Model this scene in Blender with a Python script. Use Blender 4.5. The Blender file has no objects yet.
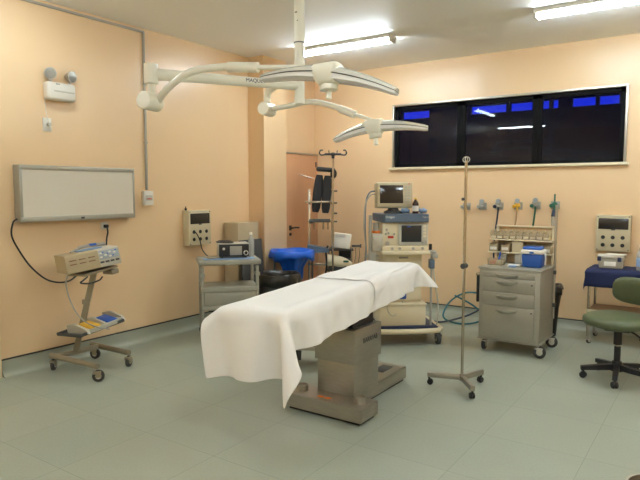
import bpy, bmesh, math, random
import numpy as np
from mathutils import Vector, Matrix, Euler
random.seed(7)
PI = math.pi
SC = bpy.context.scene
COL = SC.collection
R = math.radians

# ------------------------------------------------------------------ materials
def srgb(r, g, b):
    def f(c):
        c /= 255.0
        return c / 12.92 if c <= 0.04045 else ((c + 0.055) / 1.055) ** 2.4
    return (f(r), f(g), f(b), 1.0)

def M(name, col, rough=0.5, metal=0.0, var=0.06, scale=12.0, bump=0.0, spec=0.5, stretch=None, **kw):
    m = bpy.data.materials.new(name); m.use_nodes = True
    nt = m.node_tree; b = nt.nodes['Principled BSDF']
    c = srgb(*col)
    tc = nt.nodes.new('ShaderNodeTexCoord')
    src = tc.outputs['Object']
    if stretch:
        mp = nt.nodes.new('ShaderNodeMapping'); mp.inputs['Scale'].default_value = stretch
        nt.links.new(src, mp.inputs['Vector']); src = mp.outputs['Vector']
    no = nt.nodes.new('ShaderNodeTexNoise'); no.inputs['Scale'].default_value = scale; no.inputs['Detail'].default_value = 4
    nt.links.new(src, no.inputs['Vector'])
    mx = nt.nodes.new('ShaderNodeMix'); mx.data_type = 'RGBA'
    mx.inputs[6].default_value = tuple(min(1, v * (1 - var)) for v in c[:3]) + (1,)
    mx.inputs[7].default_value = tuple(min(1, v * (1 + var)) for v in c[:3]) + (1,)
    nt.links.new(no.outputs['Fac'], mx.inputs[0]); nt.links.new(mx.outputs[2], b.inputs['Base Color'])
    b.inputs['Roughness'].default_value = rough; b.inputs['Metallic'].default_value = metal
    b.inputs['Specular IOR Level'].default_value = spec
    if bump:
        bp = nt.nodes.new('ShaderNodeBump'); bp.inputs['Strength'].default_value = bump; bp.inputs['Distance'].default_value = 0.01
        nt.links.new(no.outputs['Fac'], bp.inputs['Height']); nt.links.new(bp.outputs['Normal'], b.inputs['Normal'])
    for k, v in kw.items():
        b.inputs[k.replace('_', ' ')].default_value = v
    return m

def emis(name, col, strength):
    m = bpy.data.materials.new(name); m.use_nodes = True
    b = m.node_tree.nodes['Principled BSDF']
    b.inputs['Base Color'].default_value = srgb(*col)
    b.inputs['Emission Color'].default_value = srgb(*col)
    b.inputs['Emission Strength'].default_value = strength
    return m

WALLP = M('peach_wall_paint', (230, 197, 155), 0.30, var=0.02, scale=3, spec=0.5)
CEILP = M('ceiling_paint', (246, 247, 246), 0.5, var=0.02, scale=2)
MT = {}
MT['white'] = M('white_plastic', (222, 216, 204), 0.4, var=0.02)
MT['cream'] = M('cream_enamel', (226, 212, 180), 0.32, var=0.02)
MT['lampcream'] = M('lamp_cream_enamel', (238, 232, 214), 0.28, var=0.015)
MT['beige'] = M('beige_plastic', (200, 186, 152), 0.45, var=0.03)
MT['tan'] = M('tan_enamel', (176, 158, 124), 0.45, var=0.04)
MT['grey'] = M('grey_plastic', (165, 160, 148), 0.45, var=0.03)
MT['lgrey'] = M('light_grey_enamel', (190, 184, 168), 0.42, var=0.03)
MT['trolley'] = M('trolley_grey_green', (158, 155, 140), 0.42, var=0.03)
MT['dgrey'] = M('dark_grey_plastic', (70, 70, 68), 0.55, var=0.05)
MT['black'] = M('black_plastic', (26, 26, 28), 0.45, var=0.05)
MT['blackpad'] = M('black_vinyl', (30, 31, 34), 0.55, var=0.1)
MT['rubber'] = M('dark_rubber', (58, 56, 54), 0.7, var=0.1)
MT['steel'] = M('brushed_steel', (172, 166, 154), 0.34, 0.85, var=0.14, scale=10, stretch=(1, 1, 6), bump=0.03)
MT['chrome'] = M('chromed_tube', (190, 182, 168), 0.22, 1.0, var=0.04)
MT['alu'] = M('aluminium', (186, 180, 168), 0.38, 0.85, var=0.05)
MT['paintsteel'] = M('grey_hammered_paint', (168, 164, 150), 0.36, 0.45, var=0.06, scale=30)
MT['standpaint'] = M('grey_beige_tube_paint', (150, 139, 116), 0.4, 0.25, var=0.05)
MT['sheet'] = M('white_cotton_sheet', (240, 236, 232), 0.9, var=0.02, scale=60, bump=0.04, spec=0.2)
MT['blue'] = M('cooler_blue', (38, 88, 170), 0.4, var=0.05)
MT['bagblue'] = M('blue_bin_bag', (28, 96, 205), 0.32, var=0.12, scale=16, bump=0.5)
MT['bagblack'] = M('black_bin_bag', (34, 32, 28), 0.28, var=0.15, scale=14, bump=0.6)
MT['navy'] = M('navy_cloth', (24, 33, 72), 0.85, var=0.12, scale=20, bump=0.1)
MT['navyplastic'] = M('navy_plastic', (44, 54, 84), 0.5, var=0.08)
MT['slate'] = M('slate_blue_enamel', (88, 104, 122), 0.4, var=0.04)
MT['green'] = M('olive_vinyl', (82, 90, 60), 0.42, var=0.1, scale=22, bump=0.05)
MT['wood'] = M('door_wood', (200, 150, 112), 0.42, var=0.12, scale=3.0, stretch=(1, 14, 0.7))
MT['shelfwood'] = M('brown_shelf', (132, 96, 66), 0.5, var=0.1)
MT['carton'] = M('brown_cardboard', (178, 160, 130), 0.8, var=0.04, scale=6)
MT['screen'] = M('dark_screen', (56, 48, 42), 0.12, var=0.05)
MT['lcd'] = M('dark_lcd', (44, 46, 48), 0.15, var=0.05)
MT['smoked'] = M('smoked_cover', (46, 42, 38), 0.15, var=0.1)
MT['yellow'] = M('yellow_plastic', (222, 172, 50), 0.45, var=0.05)
MT['orange'] = M('orange_label', (226, 120, 30), 0.6, var=0.1)
MT['red'] = M('red_label', (205, 60, 44), 0.6, var=0.05)
MT['royal'] = M('royal_blue_plastic', (40, 90, 180), 0.4, var=0.05)
MT['amber'] = M('brown_bottle_glass', (58, 26, 16), 0.15, var=0.1)
MT['teal'] = M('teal_hose', (16, 98, 108), 0.4, var=0.1)
MT['darkblue'] = M('dark_blue_hose', (34, 46, 66), 0.4, var=0.1)
MT['hosegreen'] = M('green_hose', (34, 96, 72), 0.4, var=0.1)
MT['tanhose'] = M('tan_hose', (180, 140, 100), 0.4, var=0.1)
MT['paper'] = M('white_paper', (232, 226, 214), 0.8, var=0.02)
MT['darkline'] = M('dark_joint_strip', (52, 52, 50), 0.6, var=0.1)
MT['viewscreen'] = M('opal_acrylic', (214, 205, 188), 0.35, var=0.015, scale=4)
MT['clear'] = M('clear_plastic', (225, 226, 220), 0.12, var=0.01, Alpha=0.38)
MT['cleartub'] = M('cloudy_tub_plastic', (225, 218, 198), 0.25, var=0.02, Alpha=0.55)
MT['lens'] = M('led_lens_acrylic', (238, 236, 232), 0.12, var=0.02, spec=0.8)
MT['bluepaper'] = M('pale_blue_paper', (140, 164, 196), 0.8, var=0.05)
MT['tube'] = emis('fluorescent_tube', (231, 246, 255), 44.5)
MT['dimtube'] = emis('dimmed_fluorescent_tube', (231, 246, 255), 17.0)  # output turned down so the nearby wall does not overexpose; not wear

# floor: large vinyl sheets with faint joints
def floor_mat():
    m = bpy.data.materials.new('grey_green_vinyl'); m.use_nodes = True
    nt = m.node_tree; b = nt.nodes['Principled BSDF']
    tc = nt.nodes.new('ShaderNodeTexCoord')
    br = nt.nodes.new('ShaderNodeTexBrick')
    br.offset = 0.0; br.inputs['Scale'].default_value = 1.0
    br.inputs['Brick Width'].default_value = 0.62; br.inputs['Row Height'].default_value = 0.62
    br.inputs['Mortar Size'].default_value = 0.003; br.inputs['Mortar Smooth'].default_value = 0.3
    br.inputs['Color1'].default_value = srgb(161, 166, 149)
    br.inputs['Color2'].default_value = srgb(157, 163, 147)
    br.inputs['Mortar'].default_value = srgb(140, 146, 130)
    nt.links.new(tc.outputs['Object'], br.inputs['Vector'])
    n1 = nt.nodes.new('ShaderNodeTexNoise'); n1.inputs['Scale'].default_value = 1.6; n1.inputs['Detail'].default_value = 5
    n2 = nt.nodes.new('ShaderNodeTexNoise'); n2.inputs['Scale'].default_value = 70; n2.inputs['Detail'].default_value = 2
    for n in (n1, n2): nt.links.new(tc.outputs['Object'], n.inputs['Vector'])
    ad = nt.nodes.new('ShaderNodeMath'); ad.operation = 'ADD'
    nt.links.new(n1.outputs['Fac'], ad.inputs[0]); nt.links.new(n2.outputs['Fac'], ad.inputs[1])
    mr = nt.nodes.new('ShaderNodeMapRange'); mr.inputs[1].default_value = 0.5; mr.inputs[2].default_value = 1.5
    mr.inputs[3].default_value = 0.9; mr.inputs[4].default_value = 1.1
    nt.links.new(ad.outputs[0], mr.inputs[0])
    mu = nt.nodes.new('ShaderNodeMix'); mu.data_type = 'RGBA'; mu.blend_type = 'MULTIPLY'; mu.inputs[0].default_value = 1
    nt.links.new(br.outputs['Color'], mu.inputs[6]); nt.links.new(mr.outputs[0], mu.inputs[7])
    nt.links.new(mu.outputs[2], b.inputs['Base Color'])
    b.inputs['Roughness'].default_value = 0.42
    return m
MT['floor'] = floor_mat()
MT['panelgrey'] = M('blue_grey_panel', (160, 168, 172), 0.5, var=0.03)
MT['reflector'] = M('dull_reflector', (150, 148, 140), 0.3, 0.7, var=0.25, scale=60)
MT['riserback'] = M('tan_acrylic_back', (212, 182, 140), 0.5, var=0.04)
MT['bintub'] = M('small_clear_tub', (214, 196, 160), 0.25, var=0.04, Alpha=0.4)
MT['binlabel'] = M('aged_paper_label', (206, 194, 168), 0.8, var=0.04)
MT['wing'] = M('lamp_wing_gloss', (212, 208, 196), 0.18, var=0.015)
MT['cove'] = M('vinyl_cove', (163, 166, 149), 0.45, var=0.05, scale=3)

def glass_mat():
    m = bpy.data.materials.new('window_glass'); m.use_nodes = True
    nt = m.node_tree; nt.nodes.remove(nt.nodes['Principled BSDF'])
    out = nt.nodes['Material Output']
    fr = nt.nodes.new('ShaderNodeFresnel'); fr.inputs['IOR'].default_value = 1.3
    tr = nt.nodes.new('ShaderNodeBsdfTransparent'); tr.inputs['Color'].default_value = (0.85, 0.88, 0.92, 1)
    gl = nt.nodes.new('ShaderNodeBsdfGlossy'); gl.inputs['Roughness'].default_value = 0.01
    mx = nt.nodes.new('ShaderNodeMixShader')
    nt.links.new(fr.outputs[0], mx.inputs[0]); nt.links.new(tr.outputs[0], mx.inputs[1]); nt.links.new(gl.outputs[0], mx.inputs[2])
    nt.links.new(mx.outputs[0], out.inputs['Surface'])
    return m
MT['glass'] = glass_mat()
MT['nightwall'] = M('night_facade', (16, 16, 18), 0.9, var=0.2)
MT['winframe'] = M('dark_window_frame', (12, 12, 13), 0.8, var=0.1, spec=0.15)

# ------------------------------------------------------------------ mesh helper
class B:
    def __init__(s): s.bm = bmesh.new()
    def box(s, c, size, bev=0.0, rot=None, seg=2, taper=None):
        r = bmesh.ops.create_cube(s.bm, size=1.0)
        vs = r['verts']
        for v in vs:
            v.co = Vector((v.co.x * size[0], v.co.y * size[1], v.co.z * size[2]))
            if taper and v.co.z > 0: v.co.x *= taper[0]; v.co.y *= taper[1]
        es = list({e for v in vs for e in v.link_edges})
        allv = vs
        if bev:
            k = bmesh.ops.bevel(s.bm, geom=es, offset=bev, segments=seg, profile=0.5, affect='EDGES')
            fs = set(k['faces']); allv = list({v for f in fs for v in f.verts} | {v for v in vs if v.is_valid})
            seen = set(allv); st = list(allv)
            while st:
                v = st.pop()
                for e in v.link_edges:
                    o = e.other_vert(v)
                    if o not in seen: seen.add(o); st.append(o)
            allv = list(seen)
        m = Matrix.Translation(Vector(c))
        if rot is not None: m = m @ (rot if isinstance(rot, Matrix) else Euler(rot).to_matrix().to_4x4())
        for v in allv: v.co = m @ v.co
        return s
    def b2(s, x0, x1, y0, y1, z0, z1, bev=0.0, seg=2):
        return s.box(((x0 + x1) / 2, (y0 + y1) / 2, (z0 + z1) / 2), (abs(x1 - x0), abs(y1 - y0), abs(z1 - z0)), bev, seg=seg)
    def cyl(s, p0, p1, r, r2=None, seg=20, caps=True):
        p0, p1 = Vector(p0), Vector(p1); d = p1 - p0; L = d.length
        q = d.to_track_quat('Z', 'Y').to_matrix().to_4x4()
        m = Matrix.Translation((p0 + p1) / 2) @ q
        bmesh.ops.create_cone(s.bm, cap_ends=caps, segments=seg, radius1=r, radius2=r if r2 is None else r2, depth=L, matrix=m)
        return s
    def sph(s, c, r, seg=16, sc=(1, 1, 1), rot=None):
        m = Matrix.Translation(Vector(c))
        if rot is not None: m = m @ Euler(rot).to_matrix().to_4x4()
        m = m @ Matrix.Diagonal(Vector((sc[0], sc[1], sc[2], 1)))
        bmesh.ops.create_uvsphere(s.bm, u_segments=seg, v_segments=max(8, seg // 2 + 2), radius=r, matrix=m)
        return s
    def lathe(s, prof, c=(0, 0, 0), axis=(0, 0, 1), seg=24):
        q = Vector(axis).to_track_quat('Z', 'Y').to_matrix().to_4x4() if tuple(axis) != (0, 0, 1) else Matrix.Identity(4)
        m = Matrix.Translation(Vector(c)) @ q
        rings = []
        for (r, z) in prof:
            if r < 1e-6: rings.append([s.bm.verts.new(m @ Vector((0, 0, z)))])
            else: rings.append([s.bm.verts.new(m @ Vector((r * math.cos(2 * PI * i / seg), r * math.sin(2 * PI * i / seg), z))) for i in range(seg)])
        for a, b in zip(rings, rings[1:]):
            for i in range(seg):
                j = (i + 1) % seg
                if len(a) == 1 and len(b) == 1: continue
                if len(a) == 1: s.bm.faces.new((a[0], b[i], b[j]))
                elif len(b) == 1: s.bm.faces.new((a[i], a[j], b[0]))
                else: s.bm.faces.new((a[i], a[j], b[j], b[i]))
        return s
    def tube(s, pts, r, seg=10, smooth=0, closed=False, rads=None):
        P = [Vector(p) for p in pts]
        RR = rads or [r] * len(P)
        if smooth:
            Q, QR = [], []
            n = len(P)
            for i in range(n - 1 if not closed else n):
                p0 = P[i - 1] if (i > 0 or closed) else P[0]; p1 = P[i]; p2 = P[(i + 1) % n]; p3 = P[(i + 2) % n] if (i + 2 < n or closed) else P[-1]
                for k in range(smooth):
                    t = k / smooth
                    Q.append(0.5 * ((2 * p1) + (p2 - p0) * t + (2 * p0 - 5 * p1 + 4 * p2 - p3) * t * t + (3 * p1 - p0 - 3 * p2 + p3) * t ** 3))
                    QR.append(RR[i] * (1 - t) + RR[(i + 1) % n] * t)
            if not closed: Q.append(P[-1]); QR.append(RR[-1])
            P, RR = Q, QR
        n = len(P); rings = []; up = None
        for i in range(n):
            a = P[i - 1] if (i > 0 or closed) else P[i]; b = P[(i + 1) % n] if (i < n - 1 or closed) else P[i]
            t = (b - a).normalized()
            if up is None:
                up = Vector((0, 0, 1)) if abs(t.z) < 0.9 else Vector((1, 0, 0))
            up = (up - t * up.dot(t)); up = up.normalized() if up.length > 1e-6 else t.orthogonal().normalized()
            w = t.cross(up)
            rings.append([s.bm.verts.new(P[i] + (up * math.cos(2 * PI * k / seg) + w * math.sin(2 * PI * k / seg)) * RR[i]) for k in range(seg)])
        for i in range(n if closed else n - 1):
            a, b = rings[i], rings[(i + 1) % n]
            for k in range(seg):
                s.bm.faces.new((a[k], a[(k + 1) % seg], b[(k + 1) % seg], b[k]))
        if not closed:
            s.bm.faces.new(rings[0][::-1]); s.bm.faces.new(rings[-1])
        return s
    def prism(s, poly, z0, z1, m=None):
        m = m or Matrix.Identity(4)
        lo = [s.bm.verts.new(m @ Vector((x, y, z0))) for x, y in poly]
        hi = [s.bm.verts.new(m @ Vector((x, y, z1))) for x, y in poly]
        n = len(poly)
        for i in range(n):
            s.bm.faces.new((lo[i], lo[(i + 1) % n], hi[(i + 1) % n], hi[i]))
        s.bm.faces.new(lo[::-1]); s.bm.faces.new(hi)
        return s
    def loft(s, secs):
        rs = [[s.bm.verts.new(Vector(p)) for p in sec] for sec in secs]
        n = len(rs[0])
        for a, b in zip(rs, rs[1:]):
            for k in range(n): s.bm.faces.new((a[k], a[(k + 1) % n], b[(k + 1) % n], b[k]))
        s.bm.faces.new(rs[0][::-1]); s.bm.faces.new(rs[-1])
        return s
    def build(s, name, mat, parent=None, ang=38, loc=None):
        bmesh.ops.recalc_face_normals(s.bm, faces=s.bm.faces[:])
        me = bpy.data.meshes.new(name); s.bm.to_mesh(me); s.bm.free()
        for p in me.polygons: p.use_smooth = True
        try: me.set_sharp_from_angle(angle=R(ang))
        except Exception: pass
        me.materials.append(MT[mat] if isinstance(mat, str) else mat)
        o = bpy.data.objects.new(name, me); COL.objects.link(o)
        if parent: o.parent = parent
        if loc is not None: o.location = loc
        return o

def thing(name, label, cat, loc=(0, 0, 0), rotz=0.0, group=None):
    o = bpy.data.objects.new(name, None); COL.objects.link(o)
    o.empty_display_size = 0.05
    o.location = loc; o.rotation_euler = (0, 0, rotz)
    return tag(o, label, cat, group)
def tag(o, label, cat, group=None):
    o['label'] = label; o['category'] = cat
    if group: o['group'] = group
    return o
def struct(o): o['kind'] = 'structure'; return o
def kids(o): return [c for c in bpy.data.objects if c.parent == o]
def dup(root, loc=None, rotz=None, label=None):
    r = root.copy(); COL.objects.link(r)
    if loc is not None: r.location = loc
    if rotz is not None: r.rotation_euler = (0, 0, rotz)
    if label: r['label'] = label
    for ch in kids(root):
        c = ch.copy(); COL.objects.link(c); c.parent = r
        for g in kids(ch):
            d = g.copy(); COL.objects.link(d); d.parent = c
    return r
def text(name, body, size, mat, parent, m, depth=0.001):
    cu = bpy.data.curves.new(name, 'FONT'); cu.body = body; cu.size = size; cu.extrude = depth
    cu.align_x = 'CENTER'; cu.align_y = 'CENTER'
    t = bpy.data.objects.new(name + '_tmp', cu); COL.objects.link(t)
    dg = bpy.context.evaluated_depsgraph_get()
    me = bpy.data.meshes.new_from_object(t.evaluated_get(dg))
    bpy.data.objects.remove(t)
    me.transform(m); me.materials.clear(); me.materials.append(MT[mat])
    o = bpy.data.objects.new(name, me); COL.objects.link(o); o.parent = parent
    return o
FRONT = Euler((PI / 2, 0, 0)).to_matrix().to_4x4()      # lettering that faces -Y
RIGHT = Euler((PI / 2, 0, PI / 2)).to_matrix().to_4x4()  # lettering that faces +X

# ------------------------------------------------------------------ room
XL, YB, ZC, XR, YF = -5.06, 7.25, 3.28, 2.2, -2.4
T = 0.12
struct(B().b2(XL - T, XR + T, YF - T, YB + T, -0.1, 0).build('floor', 'floor'))
struct(B().b2(XL - T, XR + T, YF - T, YB + T, ZC, ZC + 0.1).build('ceiling', CEILP))
struct(B().b2(XL - T, XL, YF - T, YB + T, 0, ZC).build('wall_left', WALLP))
struct(B().b2(XR, XR + T, YF - T, YB + T, 0, ZC).build('wall_right', WALLP))
struct(B().b2(XL, XR, YF - T, YF, 0, ZC).build('wall_front', WALLP))
WX0, WX1, WZ0, WZ1 = -3.745, -0.93, 1.915, 2.735
bw = B()
bw.b2(XL, XR, YB, YB + T, 0, WZ0); bw.b2(XL, XR, YB, YB + T, WZ1, ZC)
bw.b2(XL, WX0, YB, YB + T, WZ0, WZ1); bw.b2(WX1, XR, YB, YB + T, WZ0, WZ1)
struct(bw.build('wall_back', WALLP))
CX, CY0, CY1 = -4.805, 5.765, 6.225
struct(B().b2(XL, CX, CY0, CY1, 0, ZC).build('column', WALLP))
# coved vinyl skirting with the dark strip along its top
def cove(name, p0, p1, nrm, h=0.145):
    p0, p1, n = Vector(p0), Vector(p1), Vector(nrm)
    prof = [(0.0, h), (0.004, h), (0.005, 0.08)] + [(0.065 - 0.06 * math.cos(a), 0.065 - 0.064 * math.sin(a)) for a in [R(15 * i) for i in range(7)]] + [(0.0, 0.001)]
    secs = [[p + n * d + Vector((0, 0, z)) for d, z in prof] for p in (p0, p1)]
    o = struct(B().loft(secs).build(name, 'cove'))
    d = (p1 - p0).normalized()
    a = p0 + n * 0.004 + Vector((0, 0, h + 0.006)); c = p1 + n * 0.004 + Vector((0, 0, h + 0.006)); mid = (a + c) / 2
    L = (p1 - p0).length
    s = B().box(mid, (L if abs(d.x) > .5 else 0.008, L if abs(d.y) > .5 else 0.008, 0.012)).build('top_strip', 'darkline', o)
    return o
cove('baseboard_left', (XL, 2.545, 0), (XL, CY0, 0), (1, 0, 0))
cove('baseboard_back', (XL + 0.01, YB, 0), (XR, YB, 0), (0, -1, 0), 0.10)
cove('baseboard_column', (XL, CY0, 0), (CX, CY0, 0), (0, -1, 0))
cove('baseboard_pier', (CX, CY0, 0), (CX, CY1, 0), (1, 0, 0))
# door jamb at the very edge of the picture
struct(B().b2(XL, XL + 0.02, 2.42, 2.53, 0, 2.1, 0.004).build('trim_1', 'cream'))
# door beside the column
dr = struct(B().b2(XL + 0.005, -5.0, 6.30, YB - 0.012, 0.012, 2.115, 0.004).build('door_1', 'wood'))
h = B(); h.cyl((-5.0, 6.56, 1.085), (-4.95, 6.56, 1.085), 0.012); h.tube([(-4.955, 6.555, 1.085), (-4.95, 6.62, 1.088), (-4.952, 6.70, 1.083)], 0.011)
h.b2(-5.0, -4.993, 6.53, 6.585, 1.05, 1.12, 0.002); h.cyl((-5.0, 6.557, 0.995), (-4.988, 6.557, 0.995), 0.022)
h.build('door_handle', 'black', dr)
B().b2(XL + 0.005, -4.99, 6.28, YB - 0.012, 2.117, 2.14, 0.003).build('door_rail', 'alu', dr)

# window on the night
wn = bpy.data.objects.new('window_1', None); COL.objects.link(wn); wn.location = ((WX0 + WX1) / 2, YB, WZ0); struct(wn)
ox, oz = (WX0 + WX1) / 2, WZ0
W, H = WX1 - WX0, WZ1 - WZ0
f = B(); e = 0.022
f.b2(-W / 2 - e, W / 2 + e, -0.022, 0.03, H - 0.004, H + e, 0.003); f.b2(-W / 2 - e, -W / 2 + 0.004, -0.022, 0.03, -0.01, H, 0.003)
f.b2(W / 2 - 0.004, W / 2 + e, -0.022, 0.03, -0.01, H, 0.003)
f.build('casing', 'alu', wn)
B().b2(-W / 2 - 0.05, W / 2 + 0.05, -0.05, 0.03, -0.03, 0.002, 0.004).build('window_sill', 'cream', wn)
f = B(); n3 = W / 3
for i in range(3):
    a, c = -W / 2 + i * n3, -W / 2 + (i + 1) * n3
    k = 0.055
    f.b2(a, a + k, 0.02, 0.07, 0, H, 0.003); f.b2(c - k, c, 0.02, 0.07, 0, H, 0.003)
    f.b2(a, c, 0.02, 0.07, H - k, H, 0.003); f.b2(a, c, 0.02, 0.07, 0, k * 0.8, 0.003)
f.build('window_frame', 'winframe', wn)
for i in range(3):
    a, c = -W / 2 + i * n3 + 0.03, -W / 2 + (i + 1) * n3 - 0.03
    B().b2(a, c, 0.040, 0.044, 0.02, H - 0.02).build('glass_pane', 'glass', wn)
# dark building across the court, dusk sky through the gap under its roof
ow = B(); oy = 8.6
z0, z1 = 2.735, 2.853
def xr(px):  # horizontal reach of the openings on the far facade
    return px
op = [(-4.32, -3.84), (-3.19, -2.65), (-2.60, -2.285), (-2.16, -2.06), (-2.02, -1.94), (-1.765, -1.47), (-1.43, -1.185)]
ow.b2(-9, 3.0, oy, oy + 0.1, -0.1, z0); ow.b2(-9, 3.0, oy, oy + 0.1, z1, 5.0)
xs = [-9] + [v for ab in op for v in ab] + [3.0]
for i in range(0, len(xs), 2): ow.b2(xs[i], xs[i + 1], oy, oy + 0.1, z0, z1)
struct(ow.build('wall_outside', 'nightwall'))
w = bpy.data.worlds.new('dusk'); SC.world = w; w.use_nodes = True
w.node_tree.nodes['Background'].inputs['Color'].default_value = srgb(18, 46, 236)
w.node_tree.nodes['Background'].inputs['Strength'].default_value = 0.42

# ------------------------------------------------------------------ fluorescent lamps
def ceiling_lamp(x, y, rz, label, tube='tube'):
    t = thing('ceiling_lamp', label, 'ceiling lamp', (x, y, ZC), rz, 'fluorescent ceiling lamps')
    p = B().prism([(-0.07, 0.0), (0.07, 0.0), (0.07, -0.04), (-0.07, -0.04)], -0.62, 0.62, Matrix(((0, 0, 1, 0), (1, 0, 0, 0), (0, 1, 0, 0), (0, 0, 0, 1))))
    p.build('housing', 'white', t)
    for sx in (-0.605, 0.605): B().b2(sx - 0.012, sx + 0.012, -0.062, 0.062, -0.085, -0.04, 0.004).build('lamp_holder', 'white', t)
    for sy in (-0.036, 0.036):
        B().cyl((-0.594, sy, -0.062), (0.594, sy, -0.062), 0.016, seg=14).build('tube', tube, t)
    return t
ceiling_lamp(-3.64, 5.80, 0, 'lit fluorescent lamp on the ceiling behind the surgical light mast')
ceiling_lamp(-0.92, 5.80, 0, 'lit fluorescent lamp on the ceiling above the upper corner of the window')
ceiling_lamp(-4.20, 2.45, PI / 2, 'lit fluorescent lamp running along the light box wall, out of view', 'dimtube')
ceiling_lamp(-4.35, -0.85, 0, 'lit fluorescent lamp near the corner behind the viewer, out of view')
ceiling_lamp(-0.60, 1.60, 0, 'added fluorescent lamp over the open floor near the viewer, out of view')  # unseen lamp added to light the near half of the room
ceiling_lamp(1.30, 4.20, PI / 2, 'added unseen fluorescent lamp on the ceiling past the frame beside the stool')  # added off-frame as extra light on the stool side
ceiling_lamp(0.5, -0.85, 0, 'added fluorescent lamp behind the viewer, out of view')  # extra unseen lamp, added for fill and kept out of the window reflection

# ------------------------------------------------------------------ casters
def caster(parent, x, y, r=0.04, zt=None, ang=0.0, wmat='rubber', fmat='grey', w=0.026):
    zt = zt or 2 * r + 0.03
    c, s = math.cos(ang), math.sin(ang)
    ox, oy = 0.018 * c, 0.018 * s
    f = B(); f.cyl((x, y, zt - 0.012), (x, y, zt), 0.018, seg=12)
    rot = Euler((0, 0, ang)).to_matrix().to_4x4()
    f.box((x + ox * .5, y + oy * .5, r * 1.62), (r * 1.3, w + 0.016, max(0.012, zt - r * 1.62 - 0.0) * 0.55), 0.004, rot)
    for sg in (-1, 1):
        f.box((x + ox - s * sg * (w / 2 + 0.006), y + oy + c * sg * (w / 2 + 0.006), r * 1.3), (r * 0.9, 0.005, r * 1.0), 0.0015, rot)
    fo = f.build('caster', fmat, parent)
    a = Vector((x + ox + s * w / 2, y + oy - c * w / 2, r)); b = Vector((x + ox - s * w / 2, y + oy + c * w / 2, r))
    ax = (b - a).normalized()
    B().lathe([(0.0, -w / 2), (r * .8, -w / 2), (r, -w / 2 + 0.005), (r, w / 2 - 0.005), (r * .8, w / 2), (0, w / 2)], (a + b) / 2, ax, 20).build('wheel', wmat, fo)
    hub = B(); hub.cyl(a - ax * 0.003, b + ax * 0.003, r * 0.5, seg=14); hub.build('wheel_hub', 'lgrey', fo)
    return fo

# ------------------------------------------------------------------ operating table
TB = (-2.285, 3.62, 0)
tb = thing('operating_table', 'brushed steel operating table on a T-shaped floor base, covered by the white sheet', 'operating table', TB)
p = B(); p.prism([(-.325, -.27), (.325, -.27), (.325, -.03), (.13, -.03), (.13, .82), (-.13, .82), (-.13, -.03), (-.325, -.03)], 0.022, 0.122)
bmesh.ops.bevel(p.bm, geom=[e for e in p.bm.edges], offset=0.006, segments=2, affect='EDGES')
base = p.build('base', 'steel', tb)
B().prism([(-.30, -.245), (.30, -.245), (.30, -.05), (.11, -.05), (.11, .8), (-.11, .8), (-.11, -.05), (-.30, -.05)], 0.0, 0.021).build('plinth', 'black', tb)
for k, (x, y) in enumerate(((-.245, -.16), (.245, -.15))):
    B().lathe([(0.0, .122), (.043, .122), (.043, .168), (.037, .168), (.037, .152), (0, .152)], (x, y, 0), seg=24).build('floor_lock', 'steel', tb)
l = B()
for x in (-.03, .03): l.box((x - .02, -.20, .1235), (.045, .03, .002), 0.0005, (0, 0, R(8)))
l.build('warning_label', 'orange', tb)
c = B(); c.b2(-.158, .158, -.085, .275, .122, .40, .004); c.build('lower_column', 'steel', tb)
c = B(); c.b2(-.175, .172, -.10, .29, .36, .612, .004); col = c.build('column_cover', 'steel', tb)
text('lettering', 'BARRFAB', 0.052, 'dgrey', col, Matrix.Translation((.1735, .12, .515)) @ RIGHT)
B().b2(-.05, .05, .55, .74, .1225, .126, .001).build('base_plate', 'dgrey', tb)
B().tube([(-.176, .15, .36), (-.20, .12, .30), (-.215, .10, .22), (-.20, .12, .15), (-.16, .2, .128)], .007, smooth=5).build('power_cord', 'black', tb)
B().b2(-.205, -.176, .08, .16, .24, .34, .006).build('plug_box', 'black', tb)
# inclined top: axes of the slab
YAW, PIT, ROL = R(2.5), R(2.3), R(-2.0)
la = Vector((-math.sin(YAW) * math.cos(PIT), math.cos(YAW) * math.cos(PIT), math.sin(PIT)))
r0 = Vector((math.cos(YAW), math.sin(YAW), 0)); n0 = r0.cross(la)
ra = (r0 * math.cos(ROL) - n0 * math.sin(ROL)).normalized(); na = ra.cross(la).normalized()
TO = Vector((-2.38, 3.715, 0.908)) - la * .053
TM = Matrix(((ra.x, la.x, na.x, TO.x), (ra.y, la.y, na.y, TO.y), (ra.z, la.z, na.z, TO.z), (0, 0, 0, 1)))
TL = Matrix.Translation(-Vector(TB)) @ TM
def slab(b):
    for v in b.bm.verts: v.co = TL @ v.co
    return b
HW, HL = 0.262, 1.02
m = B()
for a, c2 in ((-HL, -.42), (-.41, .5), (.51, HL)): m.b2(-HW + .006, HW - .006, a, c2, -.075, -.006, .025, 3)
slab(m).build('mattress', 'blackpad', tb)
m = B(); m.b2(-.22, .22, -.95, .95, -.10, -.076, .004)
slab(m).build('top_frame', 'dgrey', tb)
for sx in (-1, 1):
    m = B(); m.b2(sx * .245 - .007, sx * .245 + .007, -.9, .9, -.115, -.08, .003)
    for yy in (-.7, 0, .7): m.b2(min(sx * .18, sx * .245), max(sx * .18, sx * .245), yy - .015, yy + .015, -.105, -.085)
    slab(m).build('side_rail', 'chrome', tb)
m = B(); m.b2(-.10, .22, -.24, .30, -.165, -.101, .012); slab(m).build('tilt_head', 'dgrey', tb)
B().b2(-.12, .13, -.06, .24, .613, .76, .006).build('lift_bellows', 'black', tb)
m = B(); m.tube([(.20, .05, -.155), (.215, .10, -.20), (.19, .16, -.21), (.18, .22, -.16)], .007, smooth=5); slab(m).build('release_cable', 'chrome', tb)

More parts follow.
